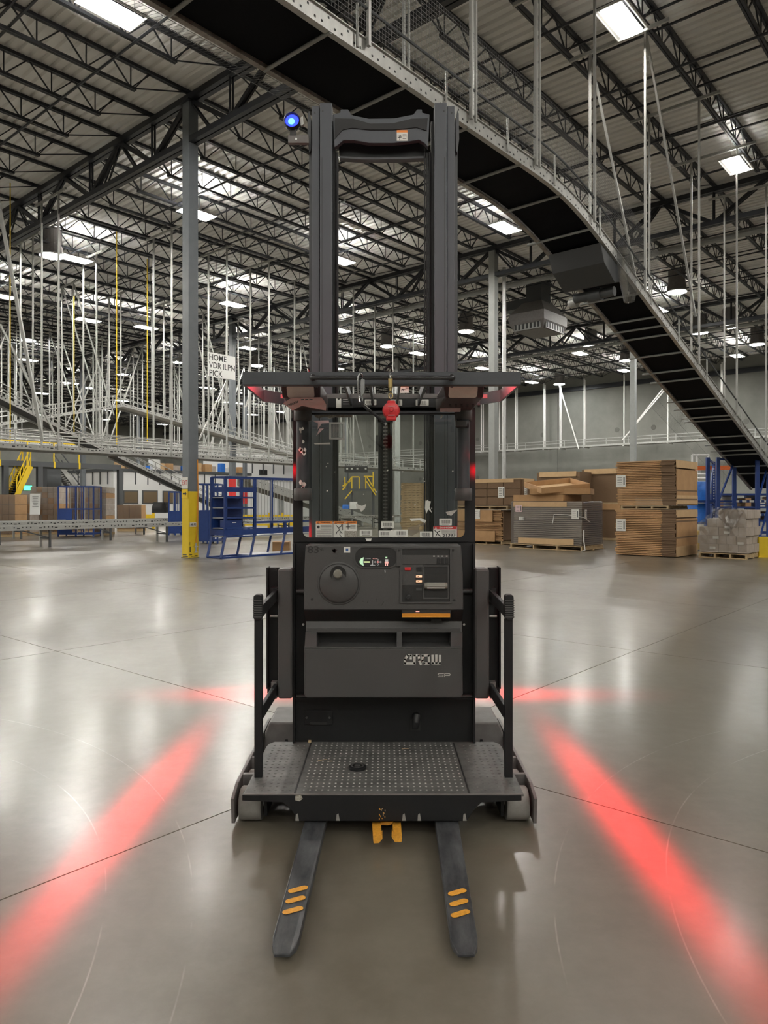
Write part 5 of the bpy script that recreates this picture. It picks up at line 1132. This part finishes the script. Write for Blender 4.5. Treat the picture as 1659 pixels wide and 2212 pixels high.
for i in range(nx+1):
    u = i/nx
    for j in range(6): m.v.append(o-A*(.06+.06*R.random())+B*(lb_*(.12+.5*u+.06*math.sin(j)))+Z*(1.45-(.75-1.1*abs(u-.55))*j/5+.03*R.random()))
for i in range(nx):
    for j in range(5): k = i*6+j; m.f.append((k, k+6, k+7, k+1))
m.build('loose_film', 'stretch_film', WC)
# ------------------------------------------------------------------ blue pallet racks on the right
RK = thing('pallet_rack', G(1600, 1180), 'blue pallet rack uprights with an orange beam at the right edge', 'rack')
def upright(px0, px1, Y0, Y1, ytop, slots=True, diag=True):
    p0, p1 = T(px0, 1100, Y0), T(px1, 1100, Y1); zt_ = tz(ytop, Y0)
    f0 = MB()
    for p_ in (p0, p1): MB().box(p_.x-.06, p_.x+.06, p_.y-.05, p_.y+.05, 0, zt_).build('upright_post', 'rack_blue', RK)
    if slots:
        m = MB()
        for k in range(int(zt_/.11)): m.box(p1.x-.02, p1.x+.02, p1.y-.054, p1.y-.05, .1+.11*k, .15+.11*k)
        tag(m.build('post_slots', 'sticker', RK), None, None, None, 'stuff')
    a_, b_ = Vector((p0.x, p0.y, 0)), Vector((p1.x, p1.y, 0))
    if diag:
        n = 2
        for k in range(n): z0 = zt_*k/n; z1 = zt_*(k+1)/n; MB().bar(a_+Z*z0, b_+Z*(z1-.1), .05, .06).build('lattice_brace', 'rack_blue', RK); MB().bar(a_+Z*(z1-.05), b_+Z*(z1-.05), .05, .06).build('lattice_brace', 'rack_blue', RK)
upright(1529, 1541, 27, 30, 988); upright(1551, 1586, 26, 27, 988, slots=False); upright(1636, 1660, 26, 27, 991, slots=False)
for k in range(2): MB().bar(T(1500, 1010.5+(2.5 if k else 0), 30+k*1.2), T(1720, 1006+(2.5 if k else 0), 30+k*1.2), .08, .13).build('rack_beam', 'rack_orange', RK)
for y in (1083, 1112, 1150): MB().bar(T(1588, y, 28), T(1700, y, 28), .06, .10).build('shelf_beam', 'rack_blue', RK)
for i, y in enumerate((1083, 1112)):
    for k in range(5): MB().ob(T(1592+16*k, y, 27.9), Vector((.07,0,0)), Vector((0,.03,0)), Z*.04).build('beam_tag', 'sticker', RK)
MB().bar(T(1505, 1130, 29), T(1530, 1130, 29), .06, .10).build('shelf_beam', 'rack_blue', RK); MB().bar(T(1505, 1083, 29), T(1590, 1083, 29), .06, .08).build('shelf_beam', 'rack_blue', RK)
def lump(px0, px1, py0, py1, Y, dep, name, mt, label, cat, group=None):
    c = T((px0+px1)/2, py1, Y); t = thing(name, Vector((c.x, c.y, max(0, c.z))), label, cat, group)
    x0, x1 = tx(px0, Y), tx(px1, Y); z0, z1 = max(0, tz(py1, Y)), tz(py0, Y); m = MB(); n = 5
    for j in range(n+1):
        for i in range(12):
            a_ = 2*math.pi*i/12; k = 1-.12*(j/n)**3+.05*R.uniform(-1, 1); sx = abs(math.cos(a_))**.35*math.copysign(1, math.cos(a_)); sy = abs(math.sin(a_))**.35*math.copysign(1, math.sin(a_))
            m.v.append(Vector(((x0+x1)/2+(x1-x0)/2*k*sx, Y+dep/2+dep/2*k*sy, z0+(z1-z0)*j/n)))
    for j in range(n):
        for i in range(12): m.f.append((j*12+i, j*12+(i+1) % 12, j*12+12+(i+1) % 12, j*12+12+i))
    m.f += [tuple(range(12)), tuple(n*12+i for i in reversed(range(12)))]
    m.build('cover', mt, t, smooth=True, fix=True); return t
t = lump(1504, 1536, 1040, 1084, 29.6, 1.2, 'plastic_bale', 'tarp_blue', 'bright blue plastic-wrapped bale behind the brown stacks, upper', 'bale')
MB().box(tx(1502, 29.5), tx(1537, 29.5), 29.4, 31, tz(1086, 29.5), tz(1083.5, 29.5)).build('shelf_board', 'rack_blue', t)
lump(1504, 1536, 1087, 1130, 29.6, 1.2, 'plastic_bale', 'tarp_blue', 'bright blue plastic-wrapped bale behind the brown stacks, lower', 'bale')
BX = thing('shelf_unit', T(1625, 1180, 31), 'blue shelf unit stacked with dark goods behind the rack uprights', 'shelf'); BX.location.z = 0
for y in (1068, 1096, 1125, 1160): MB().box(tx(1548, 31), tx(1720, 31), 31, 32.2, tz(y+2, 31), tz(y-2, 31)).build('shelf_board', 'rack_blue', BX)
for x in (1550, 1590, 1640, 1690): MB().box(tx(x, 31)-.05, tx(x, 31)+.05, 31, 32.2, 0, tz(1066, 31)).build('shelf_side', 'rack_blue', BX)
for k in range(9):
    x = 1553+15*k; y = (1094, 1123)[k % 2]; MB().box(tx(x, 31), tx(x+12, 31), 31.1, 32, tz(y, 31), tz(y-15-3*(k % 3), 31)).build('stored_goods', ('card', 'mezz_grey', 'sticker', 'card_dark')[k % 4], BX)
YB_ = thing('yellow_guard', G(1641, 1204), 'yellow steel post guard at the right edge of the floor', 'guard')
p_ = G(1641, 1204); MB().box(p_.x-.02, p_.x+.25, p_.y, p_.y+.12, 0, .6).build('guard_post', 'yellow_paint', YB_, bev=.015); MB().box(p_.x-.06, p_.x+.3, p_.y-.05, p_.y+.18, 0, .012).build('base_plate', 'yellow_paint', YB_)
YC_ = thing('yellow_crate', G(1506, 1189), 'stack of yellow crates glimpsed behind the brown stacks', 'crate'); p_ = G(1506, 1189)
for k in range(2): MB().box(p_.x-.25, p_.x+.2, p_.y, p_.y+.6, .02+.33*k, .33+.33*k).build('crate', 'wood_yellow', YC_, bev=.02)
WF = thing('white_pipe_frame', T(1510, 1040, 34), 'white pipe frame standing behind the tall brown stacks', 'frame'); WF.location.z = 0
for x in (1495, 1505, 1530): MB().tube((tx(x, 34), 34, 0), (tx(x, 34), 34, tz(983, 34)), .05, 8).build('pipe_leg', 'white_plastic', WF)
for y in (983, 1024, 1033, 1042): MB().tube(T(1495, y, 34), T(1532, y, 34), .045, 8).build('pipe_rail', 'white_plastic', WF)
# ------------------------------------------------------------------ blue shelving right of the yellow-based column
o = G(477, 1207.5); d1 = A; d2 = B; dep = reach(o, B, 448); L1_ = reach(o, A, 541); L2_ = reach(o, A, 668)
BS = thing('blue_shelving', o, 'blue steel shelving frame with slanted feet beside the yellow-based column', 'shelving')
zt_ = 2.34; zk = .62
def post(u, v, z0, z1, mt='rack_blue'): p_ = o+A*u+B*v; MB().ob(p_+Z*((z0+z1)/2), A*.045, B*.03, Z*((z1-z0)/2)).build('post', mt, BS)
sh_ = .16
for u in (sh_, L1_+sh_):
    for v in (0, dep): post(u, v, zk, zt_); MB().bar(o+A*(u-sh_)+B*v+Z*.02, o+A*u+B*v+Z*(zk+.03), .06, .08).build('slanted_foot', 'rack_blue', BS)
for u in (L1_+sh_+(L2_-L1_)*.5, L2_+sh_):
    for v in (0, dep): post(u, v, zk, zt_ if v else 1.02); MB().bar(o+A*(u-sh_)+B*v+Z*.02, o+A*u+B*v+Z*(zk+.03), .06, .08).build('slanted_foot', 'rack_blue', BS)
for z_ in (.62, .86, 1.16, 1.45, 1.75): MB().ob(o+A*(sh_+L1_/2)+B*(dep/2)+Z*z_, A*(L1_/2), B*(dep/2), Z*.014).build('shelf', 'shelf_steel', BS); MB().ob(o+A*(sh_+L1_/2)+B*-.035+Z*z_, A*(L1_/2), B*.012, Z*.022).build('shelf_lip', 'rack_blue', BS)
for z_, h_ in ((.745, .085), (1.98, .07)):
    MB().ob(o+A*(sh_+L1_/2)-B*.035+Z*z_, A*(L1_/2+.04), B*.01, Z*h_).build('fascia', 'rack_blue', BS); MB().ob(o+A*(sh_-.045)+B*(dep/2)+Z*z_, A*.01, B*(dep/2), Z*h_).build('fascia', 'rack_blue', BS)
for z_ in (zt_,):
    for v in (0, dep): MB().bar(o+A*sh_+B*v+Z*z_, o+A*(L2_+sh_)+B*v+Z*z_, .06, .05).build('top_rail', 'rack_blue', BS)
    MB().bar(o+A*sh_+Z*z_, o+A*sh_+B*dep+Z*z_, .06, .05).build('top_rail', 'rack_blue', BS)
for v in (0, dep): MB().bar(o+B*v+Z*.025, o+A*L2_+B*v+Z*.025, .08, .05).build('base_rail', 'rack_blue', BS)
for u in (0, L1_, L2_): MB().bar(o+A*u+Z*.025, o+A*u+B*dep+Z*.025, .06, .04).build('base_rail', 'rack_blue', BS)
MB().ob(o+A*((L1_+L2_)/2+sh_)+B*(dep/2)+Z*1.02, A*((L2_-L1_)/2), B*(dep/2), Z*.014).build('bench_top', 'shelf_steel', BS); MB().ob(o+A*((L1_+L2_)/2+sh_)-B*.035+Z*1.02, A*((L2_-L1_)/2), B*.012, Z*.03).build('bench_lip', 'rack_blue', BS)
MB().ob(o+A*((L1_+L2_)/2+sh_)-B*.035+Z*.76, A*((L2_-L1_)/2), B*.01, Z*.085).build('fascia', 'rack_blue', BS); MB().ob(o+A*((L1_+L2_)/2+sh_)+B*(dep/2)+Z*.62, A*((L2_-L1_)/2), B*(dep/2), Z*.014).build('shelf', 'shelf_steel', BS); MB().ob(o+A*((L1_+L2_)/2)+B*(dep/2)+Z*.05, A*((L2_-L1_)/2), B*(dep/2), Z*.01).build('shelf', 'shelf_steel', BS)
nb = 18
for k in range(nb): u = L1_+sh_+(L2_-L1_)*(k+.7)/nb; MB().tube(o+A*u+B*(dep*.95)+Z*1.03, o+A*u+B*(dep*.95)+Z*(zt_-.02), .011, 6).build('wire_bar', 'zinc', BS)
MB().ob(o+A*(sh_+L1_/2)+B*(dep-.03)+Z*1.25, A*(L1_*.47), B*.01, Z*.55).build('back_board', 'rack_blue', BS)
bn = thing('blue_bin', o+A*(sh_+L1_*.25)+B*.15+Z*.88, 'small dark blue bin on the lower shelf of the blue shelving', 'bin'); q = o+A*(sh_+L1_*.32)+B*.18+Z*.875
MB().ob(q+Z*.11, A*.3, B*.14, Z*.11).build('body', 'rack_blue', bn, bev=.02); MB().ob(q-B*.142+Z*.15, A*.07, B*.003, Z*.012).build('bin_tag', 'sticker', bn)
p_ = G(607, 1192.5); t = thing('cardboard_box', p_, 'open brown cardboard box on the floor under the blue bench', 'box'); MB().box(p_.x-.28, p_.x+.26, p_.y, p_.y+.4, .005, .33).build('carton', 'card', t, bev=.005); MB().ob(p_+Vector((.12, -.05, .30)), Vector((.12,0,0)), Vector((0,.05,0)), Vector((0,.01,.005))).build('flap', 'card', t)
# more blue carts behind
def cart(px0, px1, py0, py1, Y, label, bars=6, panel=.4):
    x0, x1 = tx(px0, Y), tx(px1, Y); z1 = tz(py0, Y); dp_ = .9; t = thing('cage_cart', Vector(((x0+x1)/2, Y, 0)), label, 'cart')
    for x in (x0, x1, (x0+x1)/2):
        for y in (Y, Y+dp_): MB().box(x-.03, x+.03, y-.03, y+.03, 0, z1).build('post', 'rack_blue', t)
    for z_ in (.12, z1*.55, z1):
        for y in (Y, Y+dp_): MB().box(x0, x1, y-.025, y+.025, z_-.03, z_+.03).build('rail', 'rack_blue', t)
        for x in (x0, x1): MB().box(x-.025, x+.025, Y, Y+dp_, z_-.03, z_+.03).build('rail', 'rack_blue', t)
    for k in range(bars): x = x0+(x1-x0)*(.35+.6*k/bars); MB().box(x-.012, x+.012, Y-.01, Y+.01, .12, z1).build('bar', 'rack_blue' if k % 2 else 'zinc', t)
    MB().box(x0, x0+(x1-x0)*panel, Y-.02, Y-.005, .15, z1*.55).build('side_panel', 'rack_blue', t); MB().box(x0, x1, Y, Y+dp_, .15, .19).build('deck', 'rack_blue', t)
    return t
cart(126, 202, 1051, 1110, 34.5, 'blue cage cart in front of the wrapped pallets on the far left')
cart(427, 470, 1046, 1130, 28.5, 'blue cage cart directly behind the yellow-based column', panel=.8)
cart(365, 392, 1063, 1108, 36, 'low blue cart beside the black bin left of the grey column', panel=.9)
# ------------------------------------------------------------------ far left: mezzanine, offices, pallets
OF = thing('office_block', AB(33, 58, 0), 'low white office block with brown windows behind the conveyors', 'building')
wb = 58.0; ac = 32.2
MB().ab(ac, 47, wb, 66, 0, 4.3).build('wall', 'white_wall', OF); MB().ab(ac-.15, 47, wb-.15, 66, 4.3, 4.55).build('roof_edge', 'mezz_grey', OF)
for (x0, x1, y0, y1) in ((268, 296, 1062, 1086), (309, 338, 1062, 1086), (353, 384, 1063, 1086)):
    p_, q_ = PB(x0, y1, wb), PB(x1, y0, wb); a0_, a1_ = p_.dot(A), q_.dot(A); f_ = MB().ab(a0_-.1, a1_+.1, wb-.06, wb+.02, p_.z-.1, q_.z+.1).build('window', 'mezz_grey', OF); MB().ab(a0_, a1_, wb-.08, wb-.06, p_.z, q_.z).build('pane', 'window_brown', f_)
for k in range(9):
    a_ = ac+.8+1.2*k; MB().ab(a_, a_+.06, wb-.1, wb-.02, 3.2, 4.3).build('bracket', 'mezz_grey', OF)
for k in range(5): MB().ab(ac-.12, ac-.04, wb+.8+1.3*k, wb+.86+1.3*k, 3.2, 4.3).build('bracket', 'mezz_grey', OF)
OT = thing('office_block', AB(50, 58.5, 0), 'taller white office wall behind the blue shelving', 'building'); MB().ab(47, 60, 58.6, 66, 0, 6.6).build('wall', 'white_wall', OT); MB().ab(47, 60, 58.45, 58.6, 3.9, 4.0).build('wall_trim', 'zinc', OT)
p_, q_ = PB(560, 1026, 58.55), PB(577, 1015, 58.55); f_ = MB().ab(p_.dot(A), q_.dot(A), 58.5, 58.6, p_.z, q_.z).build('window', 'mezz_grey', OT); MB().ab(p_.dot(A)+.06, q_.dot(A)-.06, 58.46, 58.5, p_.z+.06, q_.z-.06).build('pane', 'ink', f_)
p_, q_ = PB(602, 1090, 58.55), PB(613, 1062, 58.55); f_ = MB().ab(p_.dot(A), q_.dot(A), 58.5, 58.6, 0, q_.z).build('door', 'steel_light', OT); MB().ab(p_.dot(A)+.15, q_.dot(A)-.15, 58.46, 58.5, q_.z-.9, q_.z-.15).build('door_pane', 'ink', f_)
for k in range(8): MB().ab(47.6+1.4*k, 47.66+1.4*k, 58.45, 58.6, 4.6, 5.8).build('bracket', 'mezz_grey', OT)
for k in range(17):                                # cartons stored on the office roof
    a_ = 33.2+.82*k; s_ = R.uniform(.25, .42); h_ = R.uniform(.35, .95); c = AB(a_, 58.6+R.random()*.6, 4.55)
    t = tag(MB().ob(c+Z*(h_/2), A*s_, B*s_, Z*(h_/2)).build('roof_carton', ('card_light', 'card', 'card_pale', 'tarp_blue', 'white_plastic')[k % 5], None, bev=.02), 'carton stored on top of the white office block', 'carton', 'cartons on the office roof')
MZ = thing('mezzanine', AB(14, 40, 0), 'dark steel mezzanine with yellow railing and stairs at the far left', 'mezzanine')
p_ = PB(0, 1000, 42); q_ = PB(262, 1000, 42); a0_, a1_ = p_.dot(A)-3, q_.dot(A); zm = 3.95
MB().ab(a0_, a1_, 42, 42.25, zm-.3, zm).build('edge_beam', 'mezz_grey', MZ); MB().ab(a0_, a1_, 42.25, 48, zm-.12, zm).build('deck', 'mezz_grey', MZ)
for px_ in (14, 88, 262): a_ = PB(px_, 1000, 42).dot(A); MB().ab(a_-.14, a_+.14, 42.02, 42.3, 0, zm-.3).build('support_column', 'mezz_grey', MZ)
a_ = a0_
while a_ < a1_-2.5: MB().ab(a_-.03, a_+.03, 42.05, 42.11, zm, zm+1.1).build('railing_post', 'safety_yellow', MZ); MB().ab(a_-.05, a_+.05, 41.98, 42.0, zm-.35, zm+.02).build('post_foot', 'safety_yellow', MZ); a_ += 1.5
for dz in (.55, 1.1): MB().ab(a0_, a1_-2.5, 42.06, 42.1, zm+dz-.03, zm+dz+.03).build('railing', 'safety_yellow', MZ)
s0, s1 = PB(66, 1007, 41.2), PB(36, 1072, 41.2)
for db in (0, 1.0):
    MB().bar(s0+B*db, s1+B*db, .06, .28).build('stair_stringer', 'safety_yellow', MZ)
    for dz in (.5, 1.0): MB().bar(s0+B*db+Z*dz, s1+B*db+Z*dz, .05, .05).build('stair_rail', 'safety_yellow', MZ)
    for k in range(5): p_ = s0.lerp(s1, k/4)+B*db; MB().bar(p_, p_+Z*1.0, .05, .05).build('stair_post', 'safety_yellow', MZ)
for k in range(13): p_ = s0.lerp(s1, (k+.5)/13)+B*.5; MB().ob(p_, A*.16, B*.47, Z*.02).build('stair_tread', 'ink', MZ)
MB().ob(s0.lerp(s1, .5)+B*.5-Z*.1, (s1-s0)*.5, B*.45, (s1-s0).cross(B).normalized()*.02).build('stair_back', 'ink', MZ)
q_ = s1+B*.5; MB().ob(Vector((q_.x, q_.y, q_.z/2)), A*.3, B*.5, Z*(q_.z/2-.03)).build('stair_landing', 'mezz_grey', MZ)
GS = thing('steel_stairs', AB(26, 52, 0), 'grey steel stairs with handrails in front of the white office block', 'stairs')
s0, s1 = PB(133, 1010, 50), PB(172, 1062, 50); s1.z = max(.1, s1.z)
for db in (0, 1.2):
    MB().bar(s0+B*db, s1+B*db, .06, .3).build('stringer', 'zinc', GS)
    for dz in (.5, 1.0): MB().bar(s0+B*db+Z*dz, s1+B*db+Z*dz, .06, .06).build('handrail', 'mezz_grey', GS)
for k in range(12): MB().ob(s0.lerp(s1, (k+.5)/12)+B*.6, A*.16, B*.57, Z*.03).build('tread', 'mezz_grey', GS)
MB().ob(Vector((s0.x, s0.y, s0.z/2))-A*.5+B*.6, A*.5, B*.6, Z*(s0.z/2)).build('landing_tower', 'mezz_grey', GS)
def load(px0, px1, py0, py1, Y, label, mt='card_pale', nx=4, nz=5, dep=1.2, group=None):
    x0, x1 = tx(px0, Y), tx(px1, Y); z1 = tz(py0, Y); t = thing('wrapped_cartons', Vector(((x0+x1)/2, Y, 0)), label, 'carton load', group)
    MB().box(x0, x1, Y, Y+dep, 0, .12).build('pallet_base', 'wood', t); hz_ = (z1-.13)/nz; wx = (x1-x0)/nx
    for i in range(nx):
        for k in range(nz): MB().box(x0+wx*i+.01, x0+wx*(i+1)-.01, Y+R.uniform(0, .04), Y+dep, .13+hz_*k, .13+hz_*(k+1)-.012).build('carton', mt if (i+k) % 4 else 'card', t)
    MB().box(x0-.02, x1+.02, Y-.03, Y-.02, .15, z1).build('film_wrap', 'stretch_film', t)
load(66, 127, 1051, 1108, 37, 'tall film-wrapped carton load behind the white notice board', nx=5, nz=8); load(203, 229, 1052, 1108, 36, 'narrow film-wrapped carton load right of the blue cage cart', nx=3, nz=8)
load(104, 133, 1052, 1106, 40, 'film-wrapped carton load behind the blue cage cart', nx=3, nz=8); load(150, 204, 1050, 1106, 39, 'wide film-wrapped carton load inside the blue cage bay', nx=5, nz=8)
load(-10, 32, 1068, 1108, 34, 'low brown carton load at the far left edge', 'card', 3, 4); load(33, 64, 1068, 1108, 36, 'low pale carton load second from the left edge', 'card_pale', 3, 4)
load(253, 305, 1090, 1108, 41, 'row of open brown cartons by the office windows', 'card', 4, 1, .8)
p_ = T(75, 1112, 29.3); t = thing('notice_board', p_, 'leaning white notice board standing on the conveyor at the far left', 'board'); n_ = Vector((.03,0,1)).normalized(); MB().ob(T(76, 1089, 29.3), Vector((.20,0,.0)), Vector((0,.02,0)), n_*.42).build('board', 'white_plastic', t)
for k in range(7): MB().ob(T(77, 1073+3.5*k, 29.3)-Vector((0,.025,0)), Vector((.12-.02*(k % 3),0,0)), Vector((0,.002,0)), Z*.008).build('writing', 'mezz_grey', t)
t = lump(326, 358, 1085, 1108, 38, .9, 'black_bin', 'black_plastic', 'large black plastic bin in front of the white office wall', 'bin')
EX = PB(60, 1054, 45); t = thing('exit_light', EX, 'small green lit exit light beside the yellow stairs', 'sign'); MB().ob(EX, A*.22, B*.06, Z*.14).build('lit_face', 'exit_green', t); MB().ob(EX+B*.08, A*.26, B*.03, Z*.18).build('back_box', 'mezz_grey', t)
# guard rails and posts along the far floor
for (px0, px1, y, Y, lab) in ((520, 640, 1106, 44, 'yellow floor guard rail seen through the wire bars of the blue shelving'), (255, 330, 1110, 45, 'yellow floor guard rail below the office windows')):
    t = thing('guard_rail', T((px0+px1)/2, y, Y), lab, 'guard rail'); t.location.z = 0
    for dz in (.35, .75): MB().box(tx(px0, Y), tx(px1, Y), Y, Y+.08, dz-.13, dz+.13).build('rail', 'safety_yellow', t)
    for k in range(5): x = tx(px0+(px1-px0)*k/4, Y); MB().box(x-.07, x+.07, Y+.08, Y+.2, 0, 1.0).build('post', 'safety_yellow', t)
# ------------------------------------------------------------------ seen through the truck window
m = MB()
for i in range(5): m.box(-.55+.245*i, -.43+.245*i, -.6, .6, .12, .145)
for i in (-1, 0, 1): m.box(-.6, .6, i*.52-.04, i*.52+.04, .025, .12); m.box(-.6, .6, i*.52-.05, i*.52+.05, 0, .025)
pm = m.mesh('stacked_pallet', 'wood')
for (px_, Y, n, lab, gr) in ((888, 44, 19, 'wooden pallet in the tall stack left of the lift rail, through the window', 'pallets in the left stack through the window'), (930, 45, 19, 'wooden pallet in the tall stack at the right of the window', 'pallets in the middle stack through the window'), (992, 46, 20, 'wooden pallet in the stack glimpsed at the window edge', 'pallets in the right stack through the window')):
    for k in range(n):
        q = bpy.data.objects.new('stacked_pallet', pm); COL.objects.link(q); q.location = Vector((tx(px_, Y)+R.uniform(-.04, .04), Y, .147*k)); q.rotation_euler = (0, 0, R.uniform(-.03, .03)); tag(q, lab, 'pallet', gr)
YS = thing('yellow_stairs', T(770, 1080, 47), 'yellow railed crossover stairs seen through the truck window', 'stairs'); YS.location.z = 0
for (x0, y0, x1, y1) in ((740, 1058, 760, 1030), (760, 1030, 776, 1030), (740, 1050, 760, 1037), (786, 1029, 806, 1029), (792, 1029, 812, 1062), (792, 1040, 812, 1070), (760, 1060, 745, 1078), (806, 1020, 806, 1060)):
    for dy in (0, 1): MB().bar(T(x0, y0, 47+dy), T(x1, y1, 47+dy), .07, .07).build('railing', 'safety_yellow', YS)
for x in (745, 760, 776, 790, 806): MB().box(tx(x, 47)-.035, tx(x, 47)+.035, 47, 47.07, tz(1056, 47), tz(1030, 47)).build('railing_post', 'safety_yellow', YS)
MB().box(tx(757, 47), tx(810, 47), 47, 48, tz(1060, 47), tz(1055, 47)).build('platform', 'mezz_grey', YS)
for x in (760, 806): MB().box(tx(x, 47)-.08, tx(x, 47)+.08, 47.4, 47.6, 0, tz(1058, 47)).build('support', 'mezz_grey', YS)
t = lump(754, 772, 1084, 1100, 38, .6, 'plastic_bag', 'white_plastic', 'white plastic bag on the low conveyor through the window', 'bag'); t2 = lump(739, 754, 1090, 1099, 38, .4, 'plastic_bag', 'tarp_blue', 'blue plastic bag on the low conveyor through the window', 'bag')
BB = thing('control_box', T(768, 1012, 37.4), 'long black control box under the suspended conveyor through the window', 'box'); MB().box(tx(744, 37.4), tx(794, 37.4), 37.4, 37.9, tz(1020, 37.4), tz(1007, 37.4)).build('case', 'black_plastic', BB, bev=.02)
for x in (748, 758, 770, 788): MB().box(tx(x, 37.4), tx(x+4, 37.4), 37.38, 37.4, tz(1014, 37.4), tz(1010.5, 37.4)).build('case_label', 'sticker', BB)
